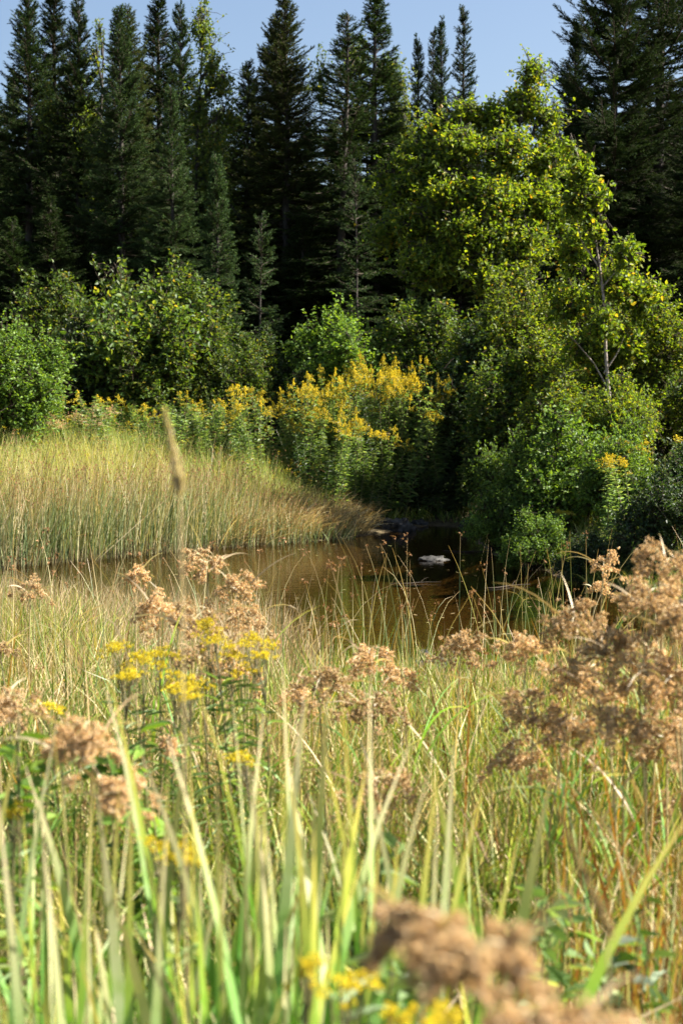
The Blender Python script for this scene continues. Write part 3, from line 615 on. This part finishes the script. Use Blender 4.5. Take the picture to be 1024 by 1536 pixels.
# far bank: rushes at the waterline
def p_rush(x, y):
    s = sdf(x, y); left = x < .2
    return np.where(left & (s > -.35) & (s < 1.8) & (y > 15), np.clip(1 - (s - .6) / 1.4, .05, 1) * (.55 + .45 * np.clip(wob(x, y, 2.0) + .6, 0, 1)), 0)
P = scatter(42000, -260, 600, 16.0, 23.5, p_rush, g); n = len(P)
b = MB(); hh = (.5 + .47 * g.random(n) ** .8) * (1.15 - .72 * sm((P[:, 0] + 2.6) / 2.8)) * (1 + .22 * wob(P[:, 0], P[:, 1], 2.2, 3))
az = g.normal(0, 1.2, n) + np.where(P[:, 0] > -.6, 0, 0)
lean = np.abs(g.normal(0, .16, n)) + (g.random(n) < .08) * g.uniform(0, .9, n) + .55 * sm((P[:, 0] + 1.0) / 1.3) * g.random(n)
tips = blades(b, P, hh * 1.15, az, lean, np.abs(g.normal(0, .35, n)), .008, g, nseg=4, tipw=.25)
k = g.random(n) < .22; bits(b, tips[k] - [0, 0, .03], .022, g, k=4, m=1)
tag(b.build("waterside_rushes", [M['rush'], M['rush_flower']], smooth=False), "upright green rushes with brown tips standing along the far left waterline", "rushes", kind="stuff")
# bent pale grass at the right end of that bank
def p_bent(x, y): s = sdf(x, y); return np.where((s > -.1) & (s < 1.3) & (x > -1.8) & (x < .42), 1.0, 0)
P = scatter(16000, 200, 600, 19, 24, p_bent, g); n = len(P); b = MB()
blades(b, P, g.uniform(.4, .85, n) * (1 - .3 * sm((P[:, 0] + .8) / 1.2)), g.normal(-.4, .8, n), g.uniform(.2, .9, n), g.uniform(.3, 1.3, n), .009, g, nseg=6)
tag(b.build("bleached_grass", M['grass_dry'], smooth=False), "bleached arching grass overhanging the water at the tip of the far bank", "dry grass", kind="stuff")
# meadow behind
def p_mead(x, y): s = sdf(x, y); return np.where((s > .6) & (x < 1.2 - .1 * (y - 20)), .5 + .5 * np.clip(wob(x, y, 1.5, 1) + .5, 0, 1), 0)
P = scatter(110000, -330, 560, 17.0, 25.4, p_mead, g); n = len(P); b = MB()
blades(b, P, g.uniform(.4, 1.0, n) * (1 - .25 * sm((P[:, 1] - 22.5) / 2)) * (1 - .5 * sm((P[:, 0] + 1.6) / 1.8)) * (1 + .3 * wob(P[:, 0], P[:, 1], 2.5, 1)), g.uniform(0, 6.28, n), np.abs(g.normal(.1, .15, n)), np.abs(g.normal(.3, .45, n)), .008, g, nseg=4)
k = g.random(n) < .05; hd = P[k] + np.stack([g.normal(0, .1, k.sum()), g.normal(0, .1, k.sum()), g.uniform(.6, .95, k.sum())], 1); bits(b, hd, .02, g, k=4, m=1)
tag(b.build("meadow_grass", [M['meadow'], M['rush_flower']], smooth=False), "dense yellow green meadow grass on the far left bank", "grass", kind="stuff")
k = g.random(n) < .006; b = MB(); hd = P[k] + np.stack([g.normal(0, .05, k.sum()), g.normal(0, .05, k.sum()), g.uniform(.75, .95, k.sum())], 1)
hd = np.repeat(hd, 7, 0) + g.normal(0, .02, (len(hd) * 7, 3)); bits(b, hd, .012, g, k=4)
tag(b.build("meadow_flowers", M['gold'], smooth=False), "tiny yellow blossoms dotted through the far meadow grass", "flowers", kind="stuff")
# low growth on the right bank and forest floor
def p_low(x, y): s = sdf(x, y); return np.where((s > .0) & (s < 3.5) & (x > .7) & (y > 13), 1.0, 0)
P = scatter(26000, 560, 1250, 13.5, 26.5, p_low, g); n = len(P); b = MB()
blades(b, P, g.uniform(.15, .38, n), g.uniform(0, 6.28, n), g.uniform(.1, .5, n), g.uniform(.2, 1.2, n), .012, g, nseg=4)
tag(b.build("bank_undergrowth", M['grass_green'], smooth=False), "dark grassy undergrowth on the shaded right bank", "grass", kind="stuff")

# near bank
def hcap(P): return .28 + .72 * sm((13.6 - 4.6 * sm(P[:, 0] / 1.6 + 1.4) - P[:, 1]) / 3.4)
def clip_near(x, y): return sdf(x, y) > -.25
def thin(y): return .4 + .6 * sm((y - 1.8) / 2.2)
def p_green(x, y): return thin(y) * np.where(clip_near(x, y) & (y < 13.5), np.clip(.35 + .8 * wob(x, y, 1.7, .5), .08, 1), 0)
def p_dry(x, y): return thin(y) * np.where(clip_near(x, y) & (y < 13.5), np.clip(.5 - .8 * wob(x, y, 1.7, .5) - .1 * x, .12, 1), 0)
P = scatter(76000, -260, 1290, 1.6, 13.2, p_green, g, .8); n = len(P); b = MB()
blades(b, P, g.uniform(.35, .85, n) * hcap(P), g.uniform(0, 6.28, n), np.abs(g.normal(.1, .2, n)), np.abs(g.normal(.5, .6, n)), g.uniform(.004, .009, n), g, nseg=5)
tag(b.build("green_grass", M['grass_green'], smooth=False), "fine green grass covering the near bank", "grass", kind="stuff")
P = scatter(66000, -260, 1290, 1.6, 13.2, p_dry, g, .8); n = len(P); b = MB()
blades(b, P, g.uniform(.3, .8, n) * hcap(P), g.uniform(0, 6.28, n), np.abs(g.normal(.15, .2, n)), np.abs(g.normal(.7, .7, n)), g.uniform(.003, .006, n), g, nseg=6)
tag(b.build("dry_grass", M['grass_dry'], smooth=False), "straw coloured dry grass mixed through the near bank", "dry grass", kind="stuff")
def p_ld(x, y): return np.where(clip_near(x, y) & (y > 7) & (y < 13.6), sm((-x - .0) / 1.2), 0)
P = scatter(42000, -260, 600, 7, 13.5, p_ld, g, .8); n = len(P); b = MB()
blades(b, P, g.uniform(.3, .7, n), g.uniform(0, 6.28, n), np.abs(g.normal(.15, .2, n)), np.abs(g.normal(.6, .6, n)), .006, g, nseg=5)
tag(b.build("shore_dry_grass", M['shore_dry'], smooth=False), "fine brownish dry grass along the near shore at left", "dry grass", kind="stuff")
def p_red(x, y): return np.where(clip_near(x, y), np.clip((x / (y * .24)) * 1.1 - .25, .03, 1) , 0)
P = scatter(3800, -200, 1290, 1.8, 9, p_red, g, .8); n = len(P); b = MB()
blades(b, P, g.uniform(.5, 1.0, n) * hcap(P), g.uniform(0, 6.28, n), np.abs(g.normal(.1, .1, n)), np.abs(g.normal(.2, .3, n)), g.uniform(.004, .008, n), g, nseg=5)
tag(b.build("rusty_grass", M['grass_red'], smooth=False), "rusty red and orange grass blades thickest at the right of the near bank", "grass", kind="stuff")
def p_nr(x, y): s = sdf(x, y); return np.where((y < 14) & (s > -.7), np.clip(-.1 + .8 * wob(x, y, 2.6, 2.0), .02, 1) * np.where(s < 4, .5, .6), 0)
P = scatter(15000, -260, 1290, 4.5, 13.5, p_nr, g, .9); n = len(P); b = MB()
az = g.uniform(0, 6.28, n)
tips = blades(b, P, g.uniform(.6, 1.15, n), az, np.abs(g.normal(.08, .1, n)), np.abs(g.normal(.25, .35, n)) + (g.random(n) < .1) * 1.2, g.uniform(.004, .006, n), g, nseg=7, tipw=.3, power=2.2)
k = g.random(n) < .35; tt = np.repeat(tips[k], 5, 0) + g.normal(0, .012, (k.sum() * 5, 3)); bits(b, tt, .011, g, k=4, m=1)
tag(b.build("near_rushes", [M['rush'], M['rush_flower']], smooth=False), "thin arching rushes with brown seed tufts along the near waterline", "rushes", kind="stuff")

# ------------------------------------------------------------------ rocks
def rock(px, py, Y, w, h, d, label, seed, z=None, group=None):
    g = np.random.default_rng(seed); nu, nv = 48, 26
    u = np.linspace(0, 2 * math.pi, nu, endpoint=False); v = np.linspace(-math.pi / 2, math.pi / 2, nv)
    U, V = np.meshgrid(u, v); D = np.stack([np.cos(U) * np.cos(V), np.sin(U) * np.cos(V), np.sin(V)], -1)
    r = np.ones(U.shape)
    for _ in range(9):                       # facets cut by random planes
        nn = nrm(g.normal(size=3) + [0, 0, .2]); c = g.uniform(.5, .85); dot = D @ nn; r = np.minimum(r, np.where(dot > .05, c / np.maximum(dot, .05), 9))
    r = r * (1 + .03 * np.sin(5 * U + seed) * np.cos(V) + g.normal(0, .008, U.shape))
    from mathutils import noise
    nz = np.array([[noise.fractal(Vector(D[i, j]) * 2.2 + Vector((seed * 7.3, 0, 0)), 1.0, 2.0, 5) for j in range(nu)] for i in range(nv)]); nz[0] = nz[0].mean(); nz[-1] = nz[-1].mean()
    P = D * (r * (1 + .34 * nz))[..., None] * [w / 2, d / 2, h]
    p = at(px, py, Y); idx = np.arange(nu * nv).reshape(nv, nu)
    Q = np.stack([idx[:-1], np.roll(idx[:-1], -1, 1), np.roll(idx[1:], -1, 1), idx[1:]], -1).reshape(-1, 4)
    b = MB(); b.add(P.reshape(-1, 3), quads=Q); o = b.build("rock", M['rock'])
    o.location = (float(p[0]), Y, float(z if z is not None else max(-.08, hgt(p[0], Y)))); o.rotation_euler = (0, 0, g.uniform(-.3, .3))
    for e in (): pass
    return tag(o, label, "rock", group)
rock(596, 784, 22.9, .56, .24, .42, "largest flat topped grey rock where the stream enters the pond", 1, 0)
rock(566, 785, 23.2, .3, .18, .3, "grey rock half under the bleached grass left of the largest rock", 5, 0)
rock(630, 790, 23.8, .34, .14, .3, "low dark rock just right of the largest rock", 2, 0)
rock(703, 795, 23.2, .3, .2, .3, "round grey rock on the right side of the stream mouth", 3, 0)
rock(650, 842, 18.6, .4, .07, .3, "flat sunlit rock standing alone in the middle of the pond", 9, -.012)
rock(640, 1000, 11.2, .5, .16, .4, "pale boulder blurred behind near rushes at the near shore", 6)
# sticks lying on the water
def stick(px, py, Y, L, ang, r, label):
    p = at(px, py, Y); b = MB(); s = np.linspace(-.5, .5, 10)
    pth = np.stack([s * L, .06 * L * np.sin(s * 7 + ang), .004 + .05 * L * np.maximum(s, 0) ** 2], 1); tubes(b, pth, r * (1.2 - np.abs(s)), 6)
    for q in (.12,):
        e = np.array([q * L, 0, .02]); pp = np.stack([e, e + [.08 * L, .05 * L, .05 * L], e + [.16 * L, .07 * L, .07 * L]]); tubes(b, pp, np.array([.5, .4, .2]) * r, 4)
    o = b.build("fallen_branch", M['twig']); o.location = (float(p[0]), Y, .005); o.rotation_euler = (0, 0, ang); tag(o, label, "branch")
stick(622, 876, 16.2, .6, .15, .006, "thin pale branch floating behind the near rushes in mid pond")
stick(700, 800, 19.6, .7, -.3, .008, "bare twig in the water below the right bank shrub")
stick(760, 880, 15.9, .6, .5, .008, "bare twig floating in the dark water at right")

gl_ = np.random.default_rng(91); P = np.stack([gl_.uniform(-6, 3.5, 900), gl_.uniform(11.5, 23, 900), np.full(900, .006)], 1); P = P[(sdf(P[:, 0], P[:, 1]) < -.05) & (wob(P[:, 0], P[:, 1], 1.2, 4) > .1)]
b = MB(); n = len(P); leaves(b, P, gl_.normal(0, 1, (n, 3)) * [1, 1, .03], gl_.normal(0, .06, (n, 3)) + [0, 0, 1], gl_.uniform(.03, .075, n), gl_.uniform(.008, .035, n), droop=0, fold=.03)
tag(b.build("floating_litter", M['litter'], smooth=False), "small brown leaves and stalk bits floating on the pond", "leaf litter", kind="stuff")
# ------------------------------------------------------------------ foreground woolgrass
def woolgrass(px, py, Y, label, size=1.0, seed=0, nray=8, group=None, droop=1.0, side=0.0):
    g = np.random.default_rng(1000 + seed); p = at(px, py, Y); top = p.copy(); z = float(hgt(p[0], Y)) - .03
    rx = p[0] + g.normal(0, .04) - side; ry = Y + g.normal(0, .04); H = top[2] - z - .06 * size
    t = thing("woolgrass_plant", (rx, ry, z), label, "woolgrass", group)
    off = np.array([top[0] - rx, top[1] - ry, H])
    s = np.linspace(0, 1, 12)[:, None]; pth = off * [1, 1, 0] * s ** 1.8 + [0, 0, H] * s
    b = MB(); tubes(b, pth, np.linspace(.0035, .0022, 12), 6); b.build("stem", M['ray'] if seed % 3 else M['weed_stem'], t)
    # rays: tassels of woolly spikelets on arching rays along a nodding tip
    rb = MB(); hb = MB(); ends = []; dirs = []; sv = np.linspace(0, 1, 7); na = g.uniform(0, 6.28); nod = np.array([math.cos(na), math.sin(na), 0])
    ax = off + nod * (.035 * size * sv[:, None] ** 2) + np.array([0, 0, 1.]) * (.075 * size * (sv[:, None] - .35 * sv[:, None] ** 2)); tubes(rb, ax, np.linspace(.002, .0008, 7), 5)
    for i in range(nray):
        fz = (i + g.uniform(0, 1)) / nray; c0 = ax[int(fz * 6)]; a = i * 2.4 + g.uniform(-.4, .4); h = np.array([math.cos(a), math.sin(a), 0])
        ln = g.uniform(.035, .09) * size * (1.1 - .5 * fz); el = g.uniform(.4, 1.2)
        q = c0 + h * (ln * math.cos(el) * 1.2 * sv)[:, None] + np.array([0, 0, 1.]) * (ln * (math.sin(el) * sv - droop * 1.0 * sv ** 2.2))[:, None]
        tubes(rb, q, np.linspace(.0014, .0007, 7), 4)
        for k in range(g.integers(2, 5)):
            f = g.uniform(.45, 1.0) if k else 1.0; base = q[int(f * 6)]; d = nrm(g.normal(0, .7, 3) + h * .5 + [0, 0, -.6 * droop]); e = base + d * g.uniform(.006, .02) * size
            tubes(rb, np.stack([base, (base + e) / 2 + [0, 0, .002], e]), np.array([.0009, .0008, .0006]), 3); ends.append(e); dirs.append(d)
    ends = np.array(ends); ne = len(ends); m_ = 16
    P = np.repeat(ends, m_, 0) + g.normal(0, .0056 * size, (ne * m_, 3)) + np.repeat(np.array(dirs), m_, 0) * g.uniform(-.008, .012, (ne * m_, 1)) * size; dd = nrm(np.repeat(np.array(dirs), m_, 0) + g.normal(0, .8, (ne * m_, 3)))
    bits(hb, P, .0062 * size ** .5, g, k=9, elong=.5, direction=dd)
    ro = rb.build("rays", M['ray'], t, smooth=False); hb.build("seed_head", M['wool'], ro, smooth=False)
    lb = MB(); nl = 3; blades(lb, np.repeat(off[None] - [0, 0, .005], nl, 0), g.uniform(.08, .2, nl) * size, g.uniform(0, 6.28, nl), g.uniform(.4, 1.0, nl), g.uniform(.6, 1.6, nl), .005, g, nseg=7)
    lb.build("bracts", M['sedge_dry'], t, smooth=False); lb = MB()
    nl2 = 5; fr = g.uniform(.05, .6, nl2); P = np.stack([np.interp(fr, s[:, 0], pth[:, i]) for i in range(3)], 1)
    blades(lb, P, g.uniform(.3, .6, nl2), g.uniform(0, 6.28, nl2), g.uniform(.2, .5, nl2), g.uniform(.6, 1.5, nl2), .007, g, nseg=9)
    lb.build("leaf_blades", M['sedge'] if seed % 2 else M['sedge_dry'], t, smooth=False)
    return t
W = [
 (312, 822, 3.3, "woolgrass with the highest head of the left group, standing over the pond", 1.0, 10),
 (355, 862, 3.2, "woolgrass with drooping brown tassels right of the left group's highest head", 1.0, 10),
 (372, 905, 3.3, "woolgrass whose loose tassels hang just above the yellow flowers", .9, 8),
 (240, 890, 3.0, "woolgrass with a rounded head at the left side of the left group", 1.0, 9),
 (203, 848, 3.6, "small woolgrass head left of the left group", .75, 8),
 (292, 905, 2.9, "woolgrass in the middle of the left group above the yellow flowers", 1.0, 10),
 (300, 962, 2.8, "woolgrass head overlapping the yellow flat topped flowers", 1.0, 10),
 (345, 978, 2.9, "lower woolgrass head just right of the yellow flowers", .9, 9),
 (46, 866, 4.2, "small lone woolgrass head at far left near the water", .8, 7),
 (478, 1000, 2.7, "woolgrass with a wide tan head left of the bottom centre blades", 1.05, 11),
 (440, 1020, 3.1, "smaller woolgrass head left of the wide tan head", .8, 8),
 (556, 965, 2.9, "upright woolgrass head below the pale boulder, upper one", .95, 10),
 (560, 1035, 2.7, "woolgrass head hanging under the upright centre head", .95, 9),
 (604, 995, 3.0, "sparse woolgrass head directly right of the upright centre head", .7, 8),
 (690, 945, 3.0, "flattened round woolgrass head in front of the pond", 1.1, 10),
 (790, 948, 2.6, "nodding woolgrass head at the left tip of the right group", .9, 8),
 (868, 905, 2.5, "large woolgrass head at the upper left of the right group", 1.15, 12),
 (905, 940, 2.3, "woolgrass head in the crowded middle of the right group", 1.1, 12),
 (965, 860, 2.3, "woolgrass head just below the topmost head of the right group", 1.1, 11),
 (1000, 812, 2.4, "topmost woolgrass head of the right group", 1.0, 10),
 (1012, 900, 2.2, "dense woolgrass head against the right frame edge below the topmost one", 1.2, 13),
 (958, 965, 2.2, "woolgrass head under the crowded middle of the right group", 1.15, 12),
 (870, 985, 2.4, "woolgrass head low in the left half of the right group", 1.1, 11),
 (1010, 985, 2.2, "brown woolgrass head at the right edge in the lower right group", 1.2, 12),
 (800, 1035, 2.4, "drooping woolgrass head at the lower left of the right group", 1.0, 10),
 (845, 1065, 2.3, "woolgrass head hanging lowest over the green grass of the right group", 1.05, 10),
 (768, 1105, 2.4, "darker woolgrass head left of the lowest one in the right group", 1.0, 9),
 (935, 1050, 2.2, "woolgrass head at the lower right of the right group", 1.1, 10),
 (1000, 1075, 2.3, "woolgrass head at the bottom of the right group near the frame edge", 1.1, 10),
 (905, 828, 4.6, "small distant woolgrass head standing alone against the dark bank", .95, 8),
 (895, 868, 4.8, "tiny woolgrass head below the lone one against the dark bank", .7, 6),
 (140, 1075, 2.05, "large blurred woolgrass head at lower left", 1.15, 13),
 (168, 1165, 2.0, "blurred woolgrass head tucked below the large one at lower left", 1.0, 10),
 (90, 1095, 2.1, "blurred woolgrass head left of the large lower left one", .8, 9),
 (250, 1105, 3.0, "small brown woolgrass head right of the large blurred ones", .7, 7),
 (570, 1150, 2.3, "arched brown woolgrass head above the leafy green weed", 1.0, 9),
 (632, 1352, 1.25, "very blurred woolgrass head near the bottom, left one", 1.1, 12),
 (722, 1388, 1.2, "very blurred woolgrass head near the bottom, largest", 1.3, 14),
 (835, 1515, 1.1, "very blurred woolgrass head cut by the bottom edge", 1.3, 14),
 (950, 1512, 1.12, "very blurred woolgrass head at the bottom right", 1.3, 14),
 (1005, 1180, 2.6, "rusty woolgrass head among the red stems at right", .9, 9),
 (-5, 1030, 2.2, "woolgrass head cut by the left frame edge", .9, 9),
 (0, 950, 3.4, "faint woolgrass head at the left frame edge beside the water", .8, 8),
]
for i, (px, py, Y, lab, sz, nr) in enumerate(W):
    if Y < 1.4: Y *= .8
    k = 1.0 if Y < 1.4 else (1.15 if py > 1060 and px < 260 else 1.42)
    if Y > 4: k = 1.25
    woolgrass(px, py, Y * k, lab, sz * (.52 if Y < 1.4 else (.8 if py > 1060 and px < 260 else (1.25 if px > 740 else 1.3))), i, nr)

# ------------------------------------------------------------------ foreground goldenrods (flat topped)
def flat_goldenrod(px, py, Y, label, size=1.0, seed=0, flower='yellow', nbr=14):
    g = np.random.default_rng(2000 + seed); p = at(px, py, Y); z = float(hgt(p[0], Y)) - .03; rx = p[0] + g.normal(0, .05); ry = Y + g.normal(0, .05); H = p[2] - z
    t = thing("yellow_goldenrod", (rx, ry, z), label, "goldenrod"); off = np.array([p[0] - rx, p[1] - ry, 0])
    s = np.linspace(0, 1, 12)[:, None]; pth = off * s ** 1.5 + [0, 0, H - .05 * size] * s; b = MB(); tubes(b, pth, np.linspace(.003, .0018, 12), 6)
    fb = MB(); lb = MB()
    for i in range(nbr):
        f = g.uniform(.86, 1.0); base = np.array([np.interp(f, s[:, 0], pth[:, k]) for k in range(3)]); a = g.uniform(0, 6.28); r = g.uniform(.01, .075) * size
        tip = np.array([pth[-1][0] + math.cos(a) * r, pth[-1][1] + math.sin(a) * r, H - r * .45 + g.normal(0, .008)])
        tubes(b, np.stack([base, base * .45 + tip * .55 - [0, 0, .012], tip]), np.array([.0012, .001, .0007]), 4)
        m_ = 12; P = tip + g.normal(0, 1, (m_, 3)) * [.011, .011, .004] * size; bits(fb, P, .0052 * size ** .5, g, k=7)
    nl = 46; q = g.uniform(.25, .93, nl); P = np.stack([np.interp(q, s[:, 0], pth[:, k]) for k in range(3)], 1); an = g.uniform(0, 6.28, nl)
    leaves(lb, P, np.stack([np.cos(an), np.sin(an), g.uniform(.2, .9, nl)], 1), nrm(g.normal(0, .4, (nl, 3)) + [0, 0, 1]), g.uniform(.04, .085, nl), .0075, droop=.3)
    b.build("stem", M['weed_stem'], t); lb.build("leaves", M['weed_leaf'], t, smooth=False); fb.build("flower_cluster", M[flower], t, smooth=False)
for i, (px, py, Y, lab, sz) in enumerate([
 (178, 965, 2.9, "flat topped yellow goldenrod, leftmost of the near yellow group", .8), (215, 985, 2.9, "yellow goldenrod second from left in the near yellow group", .9),
 (240, 975, 3.0, "yellow goldenrod behind the lit green stems of the near group", .9), (262, 1010, 2.8, "lowest yellow goldenrod of the near group", 1.1),
 (275, 1020, 2.9, "yellow goldenrod pressed against the lowest one", .8), (310, 932, 3.0, "yellow goldenrod between two brown woolgrass heads", .8), (345, 975, 3.0, "yellow goldenrod tucked behind the low woolgrass head", .7),
 (382, 955, 3.0, "bright yellow goldenrod, rightmost of the near group", .95), (368, 1000, 3.0, "small yellow goldenrod under the rightmost one", .7),
 (370, 1130, 2.6, "dull yellow goldenrod above the centre blades", .8), (272, 1275, 2.0, "blurred yellow flower cluster in the lower left grass", .75), (240, 1270, 2.1, "small blurred yellow flower beside the lower left cluster", .5),
 (462, 1452, 1.5, "blurred yellow flower at the bottom centre, left one", .35), (525, 1465, 1.5, "blurred yellow flower at the bottom centre, right one", .5),
 (610, 1525, 1.4, "blurred yellow flower at the bottom edge, left one", .45), (650, 1512, 1.45, "blurred yellow flower at the bottom edge, right one", .5),
 (195, 1005, 2.8, "lowest left yellow goldenrod spray of the near group", .7), (325, 955, 2.9, "yellow goldenrod spray right in the middle between both yellow bunches", .7), (395, 975, 2.9, "small yellow spray at the right end of the near group", .5), (285, 1035, 2.7, "yellow spray hanging below the near group", .6),
 (70, 1052, 2.8, "small yellow flower top at the left edge over green leaves", .6), (20, 1215, 2.4, "orange yellow flower low at the left frame edge", .4)]):
    flat_goldenrod(px, py, Y * (1.25 if Y > 2.5 else 1), lab, sz * .95, i)

# ------------------------------------------------------------------ foreground broad bladed sedge clumps
def sedge_clump(px, py, Y, n, label, seed, spread=.07, w=.011, hv=.3, matn='sedge', lean=.1, curve=.35):
    g = np.random.default_rng(3000 + seed); p = at(px, py, Y); z = float(hgt(p[0], Y)) - .03; H = p[2] - z
    t = thing("sedge_clump", (p[0], Y, z), label, "sedge"); b = MB()
    root = np.stack([g.normal(0, spread, n), g.normal(0, spread * .7, n), np.zeros(n)], 1)
    blades(b, root, H * g.uniform(1 - hv, 1.04, n), g.uniform(0, 6.28, n), np.abs(g.normal(0, lean, n)), np.abs(g.normal(0, curve, n)), w * g.uniform(.6, 1.2, n), g, nseg=9, power=2.0, tipw=.03)
    b.build("green_blades", M[matn], t, smooth=False)
    m_ = max(3, n // 5); b = MB(); root = np.stack([g.normal(0, spread, m_), g.normal(0, spread, m_), np.zeros(m_)], 1)
    blades(b, root, H * g.uniform(.5, .9, m_), g.uniform(0, 6.28, m_), g.uniform(.1, .5, m_), g.uniform(.3, 1.5, m_), w * .7, g, nseg=9); b.build("dry_blades", M['sedge_dry'], t, smooth=False)
for i, (px, py, Y, n, lab, w) in enumerate([
 (345, 1060, 1.9, 9, "tall pale sedge blades right of the large blurred woolgrass", .019), (405, 1085, 1.8, 10, "sedge clump left of the bright centre clump", .019), (470, 1070, 1.75, 15, "brightest broad bladed sedge clump at bottom centre", .02), (500, 1085, 1.65, 12, "wide bladed sedge clump touching the brightest one on its right", .024), (430, 1060, 1.7, 10, "wide bladed sedge clump touching the brightest one on its left", .024), (310, 1075, 1.6, 8, "pale pointed sedge blades rising left of the centre clumps", .022),
 (375, 1105, 1.7, 12, "upright green sedge clump between the pale pointed blades and the wide bladed ones", .022), (150, 1200, 1.6, 12, "dense green sedge clump at lower left in front of the blurred seed heads", .02), (55, 1260, 1.5, 12, "dense green sedge clump near the lower left edge", .02),
 (440, 1130, 1.6, 11, "sedge clump in front of the brightest centre clump", .018),
 (515, 1120, 1.9, 7, "sedge blades leaning right at bottom centre", .016), (20, 1040, 1.9, 12, "broad green sedge clump at the left edge", .02), (75, 1150, 1.7, 12, "sedge clump under the large blurred woolgrass", .018),
 (200, 1190, 1.6, 11, "blurred sedge clump in the lower left", .018), (290, 1170, 1.7, 11, "sedge clump between the yellow group and the bottom edge", .018), (-20, 1200, 1.3, 10, "very close sedge clump at the lower left corner", .018),
 (130, 1330, 1.25, 9, "very close blurred blades at the bottom left", .015), (380, 1240, 1.45, 9, "light green blades at the bottom, left of the yellow flowers", .016), (250, 1350, 1.3, 9, "close blurred sedge right of the bottom left blades", .015), (560, 1300, 1.7, 6, "thin sedge blades below the leafy weed", .01),
 (740, 1180, 3.0, 12, "fine sedge clump in the green grass right of centre", .01), (900, 1100, 2.9, 10, "sedge clump under the right woolgrass group", .01), (1010, 1150, 2.3, 8, "sedge blades at the right frame edge", .01), (870, 1330, 2.2, 8, "low sedge blades near the bottom right", .01), (660, 1200, 3.2, 12, "sedge clump in the sunny grass below the boulder", .009), (710, 1260, 2.4, 5, "few bright yellow green sedge blades right of centre near the bottom", .012)]):
    sedge_clump(px, py - 25, Y * 1.18, n, lab, i, w=w * 1.35, spread=.1, lean=.07 if Y < 2 else .1, curve=.22 if Y < 2 else .35)
sedge_clump(990, 1120, 2.3, 13, "rusty orange clump of upright stems at the right edge", 40, matn='grass_red', w=.006)
sedge_clump(930, 1200, 2.5, 10, "orange tinted grass clump right of the leafy bottom right weeds", 41, matn='grass_red', w=.006)

# fuzzy grass spikes close to the lens
def spike(x0, y0, x1, y1, Y, label, seed, r=.0035, mt='plume'):
    g = np.random.default_rng(seed); a = at(x0, y0, Y); e = at(x1, y1, Y); z = float(hgt(e[0], Y)) - .03
    t = thing("grass_spike", (e[0] + (e[0] - a[0]) * .6, Y, z), label, "grass spike"); o = np.array(t.location)
    root = np.array([0, 0, 0.]); pth = resample(np.stack([root, (e - o) * [.9, 1, .55], e - o, (a + e) / 2 - o, a - o]), 14); b = MB(); tubes(b, pth, np.linspace(.0014, .0008, 14), 5); b.build("stem", M['ray'], t)
    q = g.uniform(0, 1, 500)[:, None]; P = (e - o) + (a - e) * q + g.normal(0, 1, (500, 3)) * r * (1.15 - q) * .6; d = np.tile(nrm(a - e), (500, 1))
    b = MB(); bits(b, P, .005, g, k=3, elong=2.5, direction=d); b.build("seed_spike", M[mt], t, smooth=False)
spike(247, 615, 272, 735, 1.6, "blurred pale grass spike standing in front of the far meadow", 1)
spike(835, 1215, 915, 1400, 1.3, "blurred pale grass spike leaning left at the lower right", 2, r=.003, mt="grass_dry")

# ------------------------------------------------------------------ leafy weeds in the foreground
def weed(px, py, Y, label, seed, leafL=.07, leafm='weed_leaf', n=34, H0=None, wr=.4, lean=.06):
    g = np.random.default_rng(4000 + seed); p = at(px, py, Y); z = float(hgt(p[0], Y)) - .03; H = p[2] - z
    t = thing("leafy_weed", (p[0], Y, z), label, "weed"); b = MB(); lb = MB()
    for k in range(3):
        a = g.uniform(0, 6.28); s = np.linspace(0, 1, 8)[:, None]; pth = np.array([math.cos(a), math.sin(a), 0]) * (g.uniform(.01, .03) + lean * s ** 2) + [0, 0, H * g.uniform(.8, 1)] * s
        tubes(b, pth, np.linspace(.003, .0015, 8), 5); q = g.uniform(.3, 1, n); P = np.stack([np.interp(q, s[:, 0], pth[:, i]) for i in range(3)], 1); an = g.uniform(0, 6.28, n)
        leaves(lb, P, np.stack([np.cos(an), np.sin(an), g.uniform(-.1, .7, n)], 1), nrm(g.normal(0, .4, (n, 3)) + [0, 0, 1]), leafL * g.uniform(.5, 1.1, n), leafL * wr * g.uniform(.6, 1, n), droop=.3)
    b.build("stem", M['weed_stem'], t); lb.build("leaves", M[leafm], t, smooth=False)
for i, a in enumerate([(590, 1175, 2.2, "leafy green weed with broad leaves below the arched woolgrass head"), (800, 1240, 2.4, "leafy weed in the lower right grass"), (880, 1330, 2.1, "dark leafed weed at the lower right beside the pale spike"),
  (930, 1290, 2.3, "leafy weed near the rusty stems at lower right"), (555, 1330, 1.9, "leafy weed above the bottom centre yellow flowers"), (25, 1050, 2.5, "bright green leafy weed at the left edge"), (215, 1040, 2.9, "leafy stalk under the near yellow group"), (260, 1060, 2.9, "second leafy stalk under the near yellow group, further right"), (560, 1420, 1.5, "blurred leafy weed behind the bottom yellow flowers")]):
    weed(*a, i, leafm='bright_leaf' if i in (5, 6, 7) else ('dark_leaf' if i in (2,) else 'weed_leaf'))
